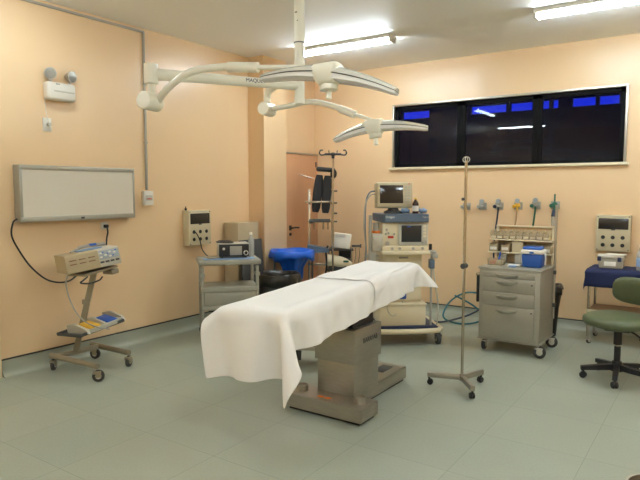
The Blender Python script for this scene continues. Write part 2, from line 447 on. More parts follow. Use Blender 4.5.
# ---- the sheet: a hanging cloth relaxed over the table top
def drape_sheet():
    dx = 0.022
    x0, x1 = -HW - .145, HW + .205
    y0, y1 = -HL - .39, HL + .17
    nx = int(round((x1 - x0) / dx)) + 1; ny = int(round((y1 - y0) / dx)) + 1
    gx, gy = np.meshgrid(np.linspace(x0, x1, nx), np.linspace(y0, y1, ny))
    ang = R(1.6); px, py = 0.0, 0.2
    X = gx - px; Y = gy - py
    P = np.stack([px + X * np.cos(ang) - Y * np.sin(ang), py + X * np.sin(ang) + Y * np.cos(ang), 0.02 + 0 * X], -1)
    rng = np.random.RandomState(4)
    P[..., 0] *= 0.985; P[..., 1] = (P[..., 1] - .1) * 0.988 + .1
    bumpf = 0.004 * np.sin(gx * 9 + 1.3) * np.sin(gy * 6.5) + .003 * np.sin(gy * 15 + gx * 7)
    P[..., 2] += bumpf + .004 * rng.rand(*gx.shape)
    V = np.zeros_like(P)
    hb = np.array([HW - .02, HL - .02, 0.03]); rad = 0.024
    cz = -0.043
    def collide(P, Pold):
        q = P - np.array([0, 0, cz])
        a = np.abs(q) - hb
        outside = np.maximum(a, 0)
        d_out = np.linalg.norm(outside, axis=-1)
        inside = np.minimum(a.max(-1), 0)
        sd = d_out + inside - rad
        # gentle unevenness of the pads beneath
        g = np.where(d_out[..., None] > 1e-9, outside / np.maximum(d_out[..., None], 1e-9) * np.sign(q), 0)
        ins = d_out <= 1e-9
        if ins.any():
            k = a.argmax(-1)
            gi = np.zeros_like(P)
            np.put_along_axis(gi, k[..., None], 1, -1)
            g = np.where(ins[..., None], gi * np.sign(q), g)
        pen = sd < 0
        P = np.where(pen[..., None], P - g * sd[..., None], P)
        # friction
        dP = P - Pold
        tang = dP - (dP * g).sum(-1, keepdims=True) * g
        P = np.where(pen[..., None], P - 0.6 * tang, P)
        return P
    rx = (x1 - x0) / (nx - 1); ry = (y1 - y0) / (ny - 1); rd = math.hypot(rx, ry)
    def con(A, Bv, rest, k):
        d = Bv - A; L = np.linalg.norm(d, axis=-1, keepdims=True)
        c = d * (k * 0.5 * (1 - rest / np.maximum(L, 1e-9)))
        A += c; Bv -= c
    dt = 1 / 150.
    gw = np.array(TM.to_3x3().transposed() @ Vector((0, 0, -1)))
    for it in range(470):
        Pold = P.copy()
        V *= 0.985
        V += gw * 9.8 * dt
        P = P + V * dt
        for k in range(11):
            for s0 in (0, 1):
                A = P[:, s0:-1:2]; Bv = P[:, s0 + 1::2]; con(A[:, :Bv.shape[1]], Bv, rx, 1.0)
                A = P[s0:-1:2]; Bv = P[s0 + 1::2]; con(A[:Bv.shape[0]], Bv, ry, 1.0)
            for sa in (0, 1):
                for sb in (0, 1):
                    A = P[sa:-1:2, sb:-1:2]; Bv = P[sa + 1::2, sb + 1::2]
                    n_, m_ = min(A.shape[0], Bv.shape[0]), min(A.shape[1], Bv.shape[1])
                    con(A[:n_, :m_], Bv[:n_, :m_], rd, .35)
                    A = P[sa + 1::2, sb:-1:2]; Bv = P[sa:-1:2, sb + 1::2]
                    n_, m_ = min(A.shape[0], Bv.shape[0]), min(A.shape[1], Bv.shape[1])
                    con(A[:n_, :m_], Bv[:n_, :m_], rd, .35)
            for s0 in range(4):
                A = P[:, s0:-2:4]; Bv = P[:, s0 + 2::4]; con(A[:, :Bv.shape[1]], Bv, 2 * rx, .45)
                A = P[s0:-2:4]; Bv = P[s0 + 2::4]; con(A[:Bv.shape[0]], Bv, 2 * ry, .45)
            for s0 in range(8):
                A = P[:, s0:-4:8]; Bv = P[:, s0 + 4::8]; con(A[:, :Bv.shape[1]], Bv, 4 * rx, .10)
                A = P[s0:-4:8]; Bv = P[s0 + 4::8]; con(A[:Bv.shape[0]], Bv, 4 * ry, .10)
            P = collide(P, Pold)
        V = (P - Pold) / dt
    # soft folds where the cloth hangs, slight rumples where it lies
    drop = np.clip(-P[..., 2] / .22, 0, 1)
    side = np.clip((np.abs(P[..., 0]) - HW + .01) / .03, 0, 1); foot = np.clip((-P[..., 1] - HL + .01) / .03, 0, 1)
    y = gy + .6 * gx
    fold = .011 * np.sin(9.5 * y + .8) + .008 * np.sin(21 * y + 2 + 3 * gx) + .005 * np.sin(38 * gy - 5 * gx)
    P[..., 0] += np.sign(P[..., 0]) * side * (1 - foot) * drop * (fold + .006) * np.where(P[..., 0] > 0, 1, .3)
    P[..., 1] -= foot * drop * (.008 * np.sin(15 * gx + 3 * gy) + .005 * np.sin(31 * gx + 1))
    P[..., 2] += (1 - drop) * .0022 * (1 + np.sin(13 * gx + 7 * gy) * np.sin(9 * gy - 5 * gx + 1)) + (1 - drop) * .004 * np.exp(-((gy + .98 + .10 * np.sin(8 * gx)) / .035) ** 2) * (np.abs(gx) < HW)
    return P, nx, ny
SP, NX, NY = drape_sheet()
def grid_mesh(name, P, mat, offs=0.004, thick=0.002, label=None, cat=None, origin=TO):
    bm = bmesh.new(); ny, nx = P.shape[:2]
    vs = [[bm.verts.new(TM @ Vector(P[j, i]) - origin + na * offs) for i in range(nx)] for j in range(ny)]
    for j in range(ny - 1):
        for i in range(nx - 1): bm.faces.new((vs[j][i], vs[j][i + 1], vs[j + 1][i + 1], vs[j + 1][i]))
    me = bpy.data.meshes.new(name); bm.to_mesh(me); bm.free()
    for p in me.polygons: p.use_smooth = True
    me.materials.append(MT[mat])
    o = bpy.data.objects.new(name, me); COL.objects.link(o); o.location = origin
    s = o.modifiers.new('thick', 'SOLIDIFY'); s.thickness = thick; s.offset = 1
    s = o.modifiers.new('smooth', 'SUBSURF'); s.levels = 1; s.render_levels = 1
    return tag(o, label, cat)
grid_mesh('bed_sheet', SP, 'sheet', label='long white cotton sheet draped over the operating table, hanging low at its foot', cat='sheet')
# folded second sheet lying on the head half, its corner slipping over the near edge
def folded():
    nj, ni = 46, 30
    fx = np.zeros((nj, ni)); fy = np.zeros((nj, ni))
    sx0, sx1 = -HW - .145, HW + .205; sy0, sy1 = -HL - .39, HL + .17
    for j in range(nj):
        t = j / (nj - 1)
        for i in range(ni):
            u = i / (ni - 1)
            xr_ = HW + .11 * max(0, 1 - t * 2.2) - .02 * t
            x = -HW + .03 + (xr_ + HW - .03) * u
            y = .055 + .05 * (1 - u) + t * .86 + .012 * math.sin(u * 9)
            fx[j, i] = (x - sx0) / (sx1 - sx0) * (NX - 1); fy[j, i] = (y - sy0) / (sy1 - sy0) * (NY - 1)
    ix = np.clip(fx.astype(int), 0, NX - 2); iy = np.clip(fy.astype(int), 0, NY - 2)
    ax_ = (fx - ix)[..., None]; ay_ = (fy - iy)[..., None]
    Q = (SP[iy, ix] * (1 - ax_) + SP[iy, ix + 1] * ax_) * (1 - ay_) + (SP[iy + 1, ix] * (1 - ax_) + SP[iy + 1, ix + 1] * ax_) * ay_
    Nn = np.cross(np.gradient(Q, axis=1), np.gradient(Q, axis=0)); Nn /= np.linalg.norm(Nn, axis=-1, keepdims=True)
    jj, ii = np.meshgrid(np.linspace(0, 1, nj), np.linspace(0, 1, ni), indexing='ij')
    lift = .009 + .003 * np.sin(ii * 8 + jj * 3) * np.sin(jj * 11) + .006 * np.exp(-((ii - .45 - jj * .5) / .06) ** 2) * (jj < .8)
    return Q + Nn * lift[..., None]
grid_mesh('folded_sheet', folded(), 'sheet', offs=0.0, thick=0.006, label='folded white sheet lying flat on top of the draped one at the head half', cat='sheet')

# ------------------------------------------------------------------ surgical light
sl = thing('surgical_light', 'ceiling-hung cream surgical light with two winged lamp heads on jointed arms', 'surgical light', (-2.60, 3.53, ZC))
O = Vector((-2.60, 3.53, ZC))
def L3(*p): return Vector(p) - O
b = B(); b.lathe([(0, 0), (.16, 0), (.16, -.03), (.10, -.09), (.043, -.1), (.043, -.12)], seg=28); b.build('ceiling_flange', 'lampcream', sl)
b = B(); b.cyl((0, 0, -.1), (0, 0, -.605), .040, seg=24); mast = b.build('mast', 'lampcream', sl)
b = B(); b.cyl((0, 0, -.605), (0, 0, -.612), .0405, seg=24); b.build('mast_joint', 'dgrey', mast)
b = B(); b.cyl((.012, -.0405, -.46), (.012, -.042, -.46), .004, seg=8); b.box((0.0, -.041, -.40), (.018, .003, .007)); b.build('mast_mark', 'dgrey', mast)
b = B(); b.cyl((0, 0, -.612), (0, 0, -1.03), .0365, seg=24); b.cyl((0, 0, -1.0), (0, 0, -1.045), .039, seg=24); b.build('lower_mast', 'lampcream', sl)
# arm one (towards the viewer)
J1 = L3(-3.147, 2.628, 2.366)
A0 = Vector((0, 0, 2.366 - ZC))
d = (J1 - A0).normalized()
b = B(); b.tube([A0, A0 + d * .3, A0 + d * .75, J1], .034, rads=[.034, .034, .036, .038], seg=18)
arm1 = b.build('arm', 'lampcream', sl)
b = B(); b.cyl(J1 + Vector((0, 0, -.062)), J1 + Vector((0, 0, .064)), .045, seg=24); b.cyl(J1 + Vector((0, 0, -.18)), J1 + Vector((0, 0, -.06)), .026, seg=18)
b.build('elbow', 'lampcream', sl)
# lettering on the arm, facing the viewer
perp = Vector((0.565, -0.825, 0)); perp = (perp - d * perp.dot(d)).normalized()
mt = A0 + d * .345 + perp * .0345 + Vector((0, 0, .004))
ex = -d; ez = perp; ey = ez.cross(ex)
text('lettering', 'MAQUET', 0.036, 'navyplastic', arm1, Matrix(((ex.x, ey.x, ez.x, mt.x), (ex.y, ey.y, ez.y, mt.y), (ex.z, ey.z, ez.z, mt.z), (0, 0, 0, 1))))
def drum(c, axis, r=.058, L=.15):
    ax = Vector(axis).normalized()
    b = B(); b.lathe([(0, -L / 2), (r - .006, -L / 2), (r, -L / 2 + .006), (r, L / 2 - .006), (r - .006, L / 2), (0, L / 2)], c, ax, 28)
    return b
D1 = J1 + Vector((0, 0, -.18))
drum(D1 + Vector((.0, -.01, 0)), (-.22, .97, -.03)).build('joint_drum', 'lampcream', sl)
S = [D1 + Vector((.02, .03, .0)), L3(-3.0, 2.64, 2.262), L3(-2.83, 2.68, 2.352), L3(-2.653, 2.76, 2.375)]
E1 = L3(-2.40, 2.83, 2.356)
b = B(); b.tube(S + [L3(-2.55, 2.79, 2.37)], .023, smooth=6, seg=14); b.build('spring_arm', 'lampcream', sl)
b = B(); b.cyl(L3(-2.60, 2.778, 2.372), E1, .032, seg=20); b.build('sleeve', 'lampcream', sl)
b = B(); b.tube([E1, L3(-2.2, 2.87, 2.34), L3(-2.05, 2.93, 2.33), L3(-1.96, 2.935, 2.31)], .016, smooth=5, seg=12); b.build('yoke_tube', 'lampcream', sl)
# arm two (away from the viewer)
J2 = L3(-3.368, 4.103, 2.475)
A2 = Vector((0, 0, 2.49 - ZC))
b = B(); b.tube([A2, A2 + (J2 - A2) * .5, A2 + (J2 - A2) * .93, J2 + Vector((-.012, .008, -.035)), J2 + Vector((-.012, .008, -.10))], .03, smooth=5, seg=16)
b.cyl(J2 + Vector((-.012, .008, -.10)), J2 + Vector((-.012, .008, -.112)), .034, seg=18)
b.cyl(J2 + Vector((-.012, .008, -.112)), J2 + Vector((-.012, .008, -.16)), .024, seg=18)
b.build('arm', 'lampcream', sl)
b = B(); b.cyl(A2 + Vector((0, 0, -.05)), A2 + Vector((0, 0, .05)), .043, seg=20); b.build('arm_collar', 'lampcream', sl)
D2 = J2 + Vector((-.01, 0, -.155))
drum(D2, (-.15, .98, -.03), .058, .15).build('joint_drum', 'lampcream', sl)
b = B(); b.tube([D2 + Vector((.02, .0, .0)), L3(-3.13, 4.10, 2.33), L3(-2.912, 4.10, 2.347), L3(-2.70, 4.105, 2.30), L3(-2.56, 4.11, 2.245)], .023, smooth=6, seg=14); b.build('spring_arm', 'lampcream', sl)
b = B(); b.cyl(L3(-2.62, 4.108, 2.268), L3(-2.48, 4.114, 2.21), .031, seg=20); b.build('sleeve', 'lampcream', sl)
b = B(); b.tube([L3(-2.48, 4.114, 2.21), L3(-2.35, 4.13, 2.165), L3(-2.28, 4.11, 2.125)], .015, smooth=4, seg=12); b.build('yoke_tube', 'lampcream', sl)

def lamp_head(hub, tips, axis, hw, name='lamp_head', handle=.11):
    """hub: centre; tips: ends of the wings; axis: the way the light points (down)."""
    ax = Vector(axis).normalized()
    side = (tips[1] - tips[0]); side = (side - ax * side.dot(ax)).normalized()
    fwd = ax.cross(side).normalized()
    m = Matrix(((side.x, fwd.x, -ax.x, hub.x), (side.y, fwd.y, -ax.y, hub.y), (side.z, fwd.z, -ax.z, hub.z), (0, 0, 0, 1)))
    root = B()
    secs = []
    for (z, wx, wy) in ((.046, .055, .05), (.042, .08, .07), (.028, .09, .085), (-.01, .086, .084), (-.055, .066, .07), (-.075, .050, .052)):
        ring = []
        for k in range(28):
            a = 2 * PI * k / 28; cc, ss = math.cos(a), math.sin(a)
            ring.append(m @ Vector((math.copysign(abs(cc) ** .5, cc) * wx * hw, math.copysign(abs(ss) ** .5, ss) * wy * hw, z * hw)))
        secs.append(ring)
    root.loft(secs)
    ho = root.build(name, 'lampcream', sl, ang=50)
    B().lathe([(0, .06 * hw), (.052 * hw, .06 * hw), (.055 * hw, .072 * hw), (.052 * hw, .102 * hw), (.03 * hw, .108 * hw), (0, .108 * hw)], hub, ax, 22).build('handle_collar', 'lampcream', ho)
    B().lathe([(0, .10 * hw), (.019, .10 * hw), (.016, .10 * hw + handle * .5), (.018, .10 * hw + handle * .9), (.013, .10 * hw + handle), (0, .101 * hw + handle)], hub, ax, 18).build('sterile_handle', 'lampcream', ho)
    B().box(m @ Vector((-.0, -.02, .046 * hw)), (.03, .02, .004), .001, m.to_3x3().to_4x4()).build('badge', 'dgrey', ho)
    for tip in tips:
        dv = tip - hub; L = dv.length; u = dv.normalized()
        nn = (-ax - u * (-ax).dot(u)).normalized(); ww = u.cross(nn).normalized()
        N = 12
        top, bot, rim = [], [], []
        for i in range(N + 1):
            t = i / N; s_ = .05 * hw + (L - .05 * hw) * t
            arch = .013 * math.sin(PI * min(1, t * .95)) * (1 - .15 * t)
            half = (.080 - .030 * t ** 1.6) * hw
            th = (.043 - .022 * t) * hw
            if i == N: half *= .8; th *= .9
            cpt = hub + u * s_ + nn * arch
            top.append([cpt + ww * half * a_ + nn * th * b_ for a_, b_ in ((-1, 0), (-.92, .55), (-.6, .95), (0, 1.05), (.6, .95), (.92, .55), (1, 0), (.9, -.04), (-.9, -.04))])
            bot.append([cpt + ww * half * a_ * .93 + nn * th * b_ for a_, b_ in ((-1, -.14), (1, -.14), (.95, -.8), (.6, -.98), (-.6, -.98), (-.95, -.8))])
            rim.append([cpt + ww * half * a_ * .99 + nn * th * b_ for a_, b_ in ((-1, -.02), (1, -.02), (1, -.16), (-1, -.16))])
        wo = B().loft(top).build('wing', 'wing', ho)
        B().loft(bot).build('lens', 'lens', ho)
        B().loft(rim).build('wing_seam', 'dgrey', ho)
    return ho
lamp_head(L3(-1.95, 2.929, 2.290), [L3(-2.395, 2.87, 2.292), L3(-1.542, 3.014, 2.152)], (.08, -.06, -1), 1.0, handle=.058)
lamp_head(L3(-2.28, 4.08, 2.108), [L3(-2.614, 4.029, 2.005), L3(-1.895, 4.225, 2.076)], (.12, -.03, -1), .92, handle=.06)

# ------------------------------------------------------------------ things on the left wall
# light box for x-rays
lb = thing('xray_light_box', 'long grey-framed opal light box hung on the peach wall above the electrosurgical unit', 'light box', (XL, 3.305, 1.33))
lw, lh, ld = 1.19, .495, .10
B().b2(0, ld - .012, -lw / 2, lw / 2, 0, lh, .004).build('housing', 'paintsteel', lb)
f = B(); f.b2(ld - .012, ld, -lw / 2, lw / 2, lh - .04, lh, .003); f.b2(ld - .012, ld, -lw / 2, lw / 2, 0, .045, .003)
f.b2(ld - .012, ld, -lw / 2, -lw / 2 + .025, .045, lh - .04, .002); f.b2(ld - .012, ld, lw / 2 - .018, lw / 2, .045, lh - .04, .002)
f.build('frame', 'paintsteel', lb)
B().b2(ld - .012, ld - .005, -lw / 2 + .024, lw / 2 - .017, .044, lh - .039).build('opal_screen', 'viewscreen', lb)
B().b2(ld, ld + .006, -.02, .015, .012, .03, .002).build('switch', 'black', lb)
B().tube([(.05, -lw / 2 - .004, .03), (.045, -lw / 2 - .04, .0), (.03, -.643, -.115), (.03, -.577, -.258), (.04, -.49, -.398), (.08, -.389, -.51), (.16, -.324, -.545), (.24, -.26, -.535), (.31, -.21, -.475)], .0075, smooth=6).build('power_cord', 'black', lb)
# emergency light
em = thing('emergency_light', 'white emergency light with two round lamps high on the peach wall', 'emergency light', (XL, 3.145, 2.492))
bd = B(); bd.box((.045, 0, 0), (.09, .28, .16), .026, None, 4); bd.build('body', 'white', em)
bd = B(); bd.box((.0905, 0.02, 0.0), (.004, .2, .012), .0015); bd.build('front_ridge', 'lgrey', em)
b = B(); b.box((.087, -.04, .062), (.01, .04, .012), .002); b.build('indicator', 'grey', em)
for yy, rx in ((-.085, .35), (.105, -.6)):
    c = Vector((.055, yy, .150)); ax = Vector((.75, -.6 + 0 * rx, -.05)).normalized() if yy < 0 else Vector((.9, .25, -.1)).normalized()
    a = B(); a.lathe([(.0, -.05), (.025, -.047), (.046, -.012), (.052, .018), (.053, .026), (.047, .026)], c, ax, 24)
    a.cyl((.045, yy, .07), (.045, yy, .115), .012)
    ao = a.build('spot_lamp', 'alu', em)
    B().lathe([(0, .018), (.046, .02), (.046, .026), (0, .03)], c, ax, 24).build('lamp_glass', 'reflector', ao)
# outlet with its cord
oc = thing('wall_outlet', 'small white wall outlet with plug beneath the emergency light', 'outlet', (XL, 3.037, 2.195))
B().b2(0, .01, -.04, .04, -.06, .06, .003).build('plate', 'white', oc)
B().cyl((.01, .005, .0), (.045, .005, .0), .016).build('plug', 'lgrey', oc)
B().tube([(.04, .0, .008), (.03, -.01, .06), (.012, -.012, .14), (.008, -.02, .25)], .003, smooth=4).build('cord', 'white', oc)
# conduit + switched socket box
cd = thing('wall_conduit', 'thin grey conduit running under the ceiling and down the peach wall', 'conduit', (XL, 4.125, 1.6))
c = B(); c.b2(0.0, .022, -.011, .011, 0.01, 1.63, .003); c.b2(0.0, .022, -2.4, .011, 1.63, 1.652, .003); c.build('conduit', 'grey', cd)
for zz in (.5, 1.1): B().b2(0, .026, -.02, .02, zz, zz + .014, .002).build('clip', 'grey', cd)
sb = thing('socket_box', 'small white surface socket box at the bottom end of the grey conduit', 'outlet', (XL, 4.125, 1.525))
B().b2(0, .045, -.06, .06, -.075, .075, .005).build('box', 'white', sb)
b = B(); b.b2(.045, .048, -.045, .045, -.025, .03, .001); b.build('socket_plate', 'lgrey', sb)
b = B(); b.b2(.048, .051, -.03, .03, -.012, -.002, .001); b.build('socket_slots', 'red', sb)
o2 = thing('wall_outlet', 'white wall outlet with a black plug just under the light box', 'outlet', (XL, 3.60, 1.258))
B().b2(0, .01, -.042, .042, -.036, .036, .003).build('plate', 'white', o2)
B().b2(.01, .05, -.018, .02, -.02, .012, .006).build('plug', 'black', o2)
B().tube([(.045, .0, -.012), (.055, .0, -.06), (.05, -.01, -.12), (.07, -.03, -.19), (.15, -.08, -.24), (.26, -.14, -.275)], .008, smooth=5).build('cord', 'black', o2)

# isolated power panels
def power_panel(label, loc, rz, plug=None):
    t = thing('power_panel', label, 'power panel', loc, rz, 'isolated power panels')
    B().b2(-.172, .172, -.10, 0, -.20, .20, .006).build('housing', 'beige', t)
    B().b2(-.150, .150, -.104, -.0995, .045, .165, .002).build('smoked_cover', 'smoked', t)
    B().box((0.0, -.103, .04), (.04, .01, .012), .003).build('cover_latch', 'dgrey', t)
    B().b2(-.12, .12, -.1012, -.0995, .177, .187, .0005).build('label_strip', 'lgrey', t)
    for zz in (-.045, -.13):
        for xx in (-.098, 0.0, .098):
            b = B(); b.lathe([(0, 0), (.021, 0), (.021, .005), (.012, .006), (0, .003)], (xx, -.0995, zz), (0, -1, 0), 18); b.build('socket', 'black', t)
    for xx in (-.155, .155):
        for zz in (-.182, .182):
            B().cyl((xx, -.0995, zz), (xx, -.103, zz), .007, seg=10).build('screw', 'dgrey', t)
    return t
pp = power_panel('beige power panel on the peach wall above the grey trolley, cable plugged in', (XL, 4.80, 1.18), PI / 2)
B().tube([(-.098, -.105, -.045), (-.098, -.13, -.05), (-.07, -.135, -.09), (-.03, -.13, -.16), (-.01, -.14, -.25), (.02, -.2, -.33), (.06, -.3, -.37)], .006, smooth=5).build('plugged_cable', 'black', pp)
b = B(); b.cyl((-.15, -.03, .20), (-.15, -.03, .225), .014); b.cyl((-.15, -.03, .225), (-.15, -.03, .245), .006); b.build('gland', 'black', pp)
power_panel('beige power panel on the back wall above the table under the navy cloth', (-.995, YB, 1.135), 0)

# ------------------------------------------------------------------ electrosurgical unit on its stand
ST = (-4.66, 3.12, 0)
st = thing('equipment_stand', 'grey tube equipment stand with leaning post and H-shaped castered base', 'stand', ST)
def S_(x, y, z): return (x - ST[0], y - ST[1], z)
b = B()
b.cyl(S_(-4.90, 2.90, .135), S_(-4.27, 2.93, .135), .025); b.cyl(S_(-4.94, 3.34, .135), S_(-4.40, 3.35, .135), .025)
b.box(S_(-4.83, 3.12, .135), (.045, .46, .04), .006); b.build('base', 'standpaint', st)
for x, y, a in ((-4.88, 2.90, 2.2), (-4.29, 2.93, .9), (-4.92, 3.34, .4), (-4.42, 3.35, 2.0)):
    caster(st, x - ST[0], y - ST[1], .05, .128, a, 'rubber', 'standpaint', .03)
PB, PT = Vector(S_(-4.83, 3.10, .14)), Vector(S_(-4.66, 3.20, .885))
b = B(); b.tube([PB, PT], .033, seg=4); b.build('post', 'standpaint', st)
b = B(); b.box(PB + (PT - PB) * .62 + Vector((-.01, -.03, 0)), (.012, .03, .045), .003); b.build('cable_hook', 'standpaint', st)
TR = Euler((R(7), R(-5), 0)).to_matrix().to_4x4()
tc_ = Vector(S_(-4.66, 3.15, .365))
b = B(); b.box(tc_, (.34, .46, .008), .002, TR)
for sx, sy, w_, l_ in ((-.17, 0, .01, .46), (.17, 0, .01, .46), (0, -.23, .34, .01), (0, .23, .34, .01)):
    b.box(tc_ + TR.to_3x3() @ Vector((sx, sy, .012)), (w_, l_, .026), .002, TR)
b.build('tray', 'dgrey', st)
b = B(); b.box(tc_ + Vector((-.1, -.0, -.03)), (.05, .3, .03), .004, TR); b.build('tray_bracket', 'standpaint', st)
UR = Euler((R(8), R(-3), 0)).to_matrix().to_4x4()
uc = Vector(S_(-4.64, 3.17, .890))
b = B(); b.box(uc, (.26, .34, .02), .003, UR); b.box(uc + Vector((.05, .15, -.02)), (.14, .08, .045), .01, UR); b.build('top_plate', 'standpaint', st)
# the unit
EU = Vector((-4.63, 3.15, .922))
es = thing('electrosurgical_unit', 'tan and pale blue electrosurgical unit lying on the leaning-post stand', 'electrosurgical unit', EU)
es.rotation_euler = (R(8), R(-3), R(-16))
prof = [(-.16, 0), (.16, 0), (.165, .02), (.145, .145), (.132, .155), (-.16, .155)]
mm = Matrix(((1, 0, 0, 0), (0, 0, 1, 0), (0, 1, 0, 0), (0, 0, 0, 1)))
B().prism(prof, -.25, .03, mm).build('housing', 'tan', es)
B().prism(prof, .03, .215, mm).build('control_section', 'lgrey', es)
# slanted front frame
fd = Vector((-.02, 0, .125)).normalized(); fn = Vector((.125, 0, .02)).normalized()
def FP(y, t): return Vector((.165, 0, .02)) + fd * t * .1266 + Vector((0, y, 0)) + fn * .002
FM = Matrix(((fn.x, 0, fd.x, 0), (fn.y, 1, fd.y, 0), (fn.z, 0, fd.z, 0), (0, 0, 0, 1)))
b = B()
for y in (-.19, -.11, -.03):
    for t in (.42, .68): b.box(FP(y, t), (.004, .058, .009), .001, FM)
b.build('vent_slots', 'shelfwood', es)
b = B(); b.box(FP(.122, .66), (.003, .17, .075), .001, FM); b.build('control_panel', 'panelgrey', es)
b = B()
for y, t in ((.05, .8), (.05, .52), (.09, .62), (.13, .8), (.13, .5), (.17, .72)): b.box(FP(y, t), (.006, .022, .015), .001, FM)
b.build('control_keys', 'white', es)
b = B()
for y, t in ((.07, .84), (.11, .72), (.155, .52), (.185, .86)): b.box(FP(y, t), (.006, .016, .008), .001, FM)
b.build('key_marks', 'royal', es)
b = B()
for y in (.05, .095, .14, .185): b.box(FP(y, .17), (.006, .034, .016), .001, FM); 
b.build('output_sockets', 'dgrey', es)
b = B(); b.b2(-.1, .02, -.10, .12, .155, .166, .004); b.build('cable_rest', 'bluepaper', es)
hp = thing('electrode_handpiece', 'grey and blue electrode handpiece lying on top of the tan unit', 'handpiece', (-4.645, 3.18, 1.098))
hp.rotation_euler = (0, R(-5), R(80))
B().tube([(-.13, 0, .012), (-.05, 0, .02), (.05, .01, .016), (.12, .02, .012)], .014, smooth=4).build('handle', 'grey', hp)
B().box((.0, .005, .025), (.07, .035, .02), .006).build('grip', 'royal', hp)
b = B(); b.tube([(-.22, -.04, -.01), (-.13, 0, .012)], .008); b.build('tip', 'grey', hp)
# grey cord from unit down to the pedal, and black loops under the unit
o = B().tube([(0, 0, 0), (-.03, .0, -.08), (-.01, .03, -.24), (.06, .08, -.38), (.13, .18, -.46), (.16, .28, -.49)], .006, smooth=6).build('pedal_cable', 'grey', loc=(-4.555, 2.87, .885))
tag(o, 'thin grey cable hanging from the tan unit to the foot pedal', 'cable')
o = B().tube([(0, 0, 0), (.03, -.06, -.02), (.05, -.10, -.035), (.05, -.02, -.05), (.02, .1, -.04), (-.02, .16, -.02)], .007, smooth=6).build('coiled_cable', 'black', loc=(-4.50, 3.02, .862))
tag(o, 'short black cable looped under the tan electrosurgical unit', 'cable')
fp = thing('foot_pedal', 'twin foot pedal with yellow and blue plates on the stand tray', 'foot pedal', (-4.64, 3.17, .378))
fp.rotation_euler = (R(7), R(-5), R(4))
B().prism([(-.13, -.17), (.14, -.17), (.17, -.1), (.17, .1), (.14, .2), (-.13, .2)], 0, .03).build('base', 'lgrey', fp)
for y, mt in ((-.085, 'yellow'), (.10, 'royal')):
    b = B(); b.box((.05, y, .045), (.16, .11, .022), .006, (0, R(12), 0)); b.build('pedal', mt, fp)
for y in (-.18, .012, .21):
    b = B(); b.prism([(-.12, 0), (.16, 0), (.13, .04), (-.02, .085), (-.12, .07)], y - .012, y + .012, mm); b.build('guard', 'lgrey', fp)

# ------------------------------------------------------------------ grey trolley with device
ta = R(49.4); TRL = Vector((-4.50, 4.36, 0))
tw, td = .605, .40
tr = thing('instrument_trolley', 'grey-green three-tier trolley standing askew by the peach wall', 'trolley', TRL, ta)
def legs(): pass
for x in (.012, tw - .012):
    for y in (.012, td - .012):
        B().b2(x - .016, x + .016, y - .016, y + .016, .09, .80 if y < .2 else .83, .004).build('post', 'trolley', tr)
        caster(tr, x, y, .038, .10, 1.0 + x * 3 + y, 'rubber', 'dgrey', .024)
B().b2(-.03, tw + .03, -.02, td + .02, .815, .872, .018, 3).build('top_tray', 'trolley', tr)
B().b2(0, tw, -.01, td, .527, .585, .010, 3).build('shelf', 'trolley', tr)
B().b2(.03, tw - .03, 0, td - .02, .385, .526, .006).build('drawer', 'trolley', tr)
B().b2(0, tw, -.01, td, .335, .383, .010, 3).build('bottom_shelf', 'trolley', tr)
for x in (.012, tw - .012):
    B().cyl((x, -.03, .715), (x, .07, .715), .026, seg=20).build('side_knob', 'trolley', tr)
b = B(); b.tube([(.06, .1, .33), (.2, .16, .27), (.4, .14, .29), (.25, .2, .23), (.12, .17, .21), (.07, .1, .24)], .009, smooth=6); b.build('hanging_cable', 'black', tr)
def TRP(x, y, z): return TRL + Vector((x * math.cos(ta) - y * math.sin(ta), x * math.sin(ta) + y * math.cos(ta), z))
mv = thing('endoscopy_processor', 'boxy grey medical device with black front and display on the trolley', 'medical device', TRP(.355, .20, .8815), ta)
B().b2(-.165, .165, -.12, .13, .012, .155, .006).build('housing', 'lgrey', mv)
B().b2(-.16, .16, -.125, -.119, .016, .148, .002).build('front_panel', 'black', mv)
B().b2(-.045, .085, -.128, -.1245, .03, .128, .001).build('display', 'grey', mv)
b = B()
b.cyl((-.11, -.125, .10), (-.11, -.131, .10), .014, seg=16); b.build('button', 'white', mv)
b = B(); b.cyl((.125, -.125, .055), (.125, -.15, .055), .026, seg=20); b.build('connector_ring', 'white', mv)
B().cyl((.125, -.15, .055), (.125, -.152, .055), .017, seg=20).build('connector_hole', 'black', mv)
for x in (-.13, .13):
    for y in (-.09, .09): B().cyl((x, y, 0), (x, y, .012), .014, seg=10).build('foot', 'rubber', mv)
o = B().lathe([(0, 0), (.085, 0), (.095, .010), (.06, .026), (0, .03)], seg=20).build('coiled_lead', 'black', loc=TRP(.27, .20, 1.037))
for v in o.data.vertices: v.co.x *= 1.25; v.co.y *= .8
tag(o, 'black coiled lead lying on top of the boxy medical device', 'cable')
def bottle(name, label, loc, r, hh, mat, cap, lab=None, group=None):
    t = thing(name, label, 'bottle', loc, 0, group)
    B().lathe([(0, 0), (r * .92, 0), (r, .008), (r, hh * .58), (r * .95, hh * .66), (r * .5, hh * .8), (r * .36, hh * .86), (r * .36, hh * .92), (0, hh * .92)], seg=22).build('body', mat, t)
    B().cyl((0, 0, hh * .90), (0, 0, hh), r * .42, seg=16).build('cap', cap, t)
    if lab: B().lathe([(r + .0008, hh * .15), (r + .0008, hh * .5)], seg=22).build('label_band', lab, t)
    return t
bottle('water_bottle', 'clear plastic bottle with white cap standing beside the boxy device', TRP(.565, .26, .873), .036, .27, 'clear', 'white')
o = B().box((0, 0, .004), (.54, .17, .006), .001).build('paper_sheet', 'bluepaper', loc=TRP(.30, .075, .8735)); o.rotation_euler = (0, 0, ta)
tag(o, 'pale blue paper sheet along the front of the trolley top', 'paper')
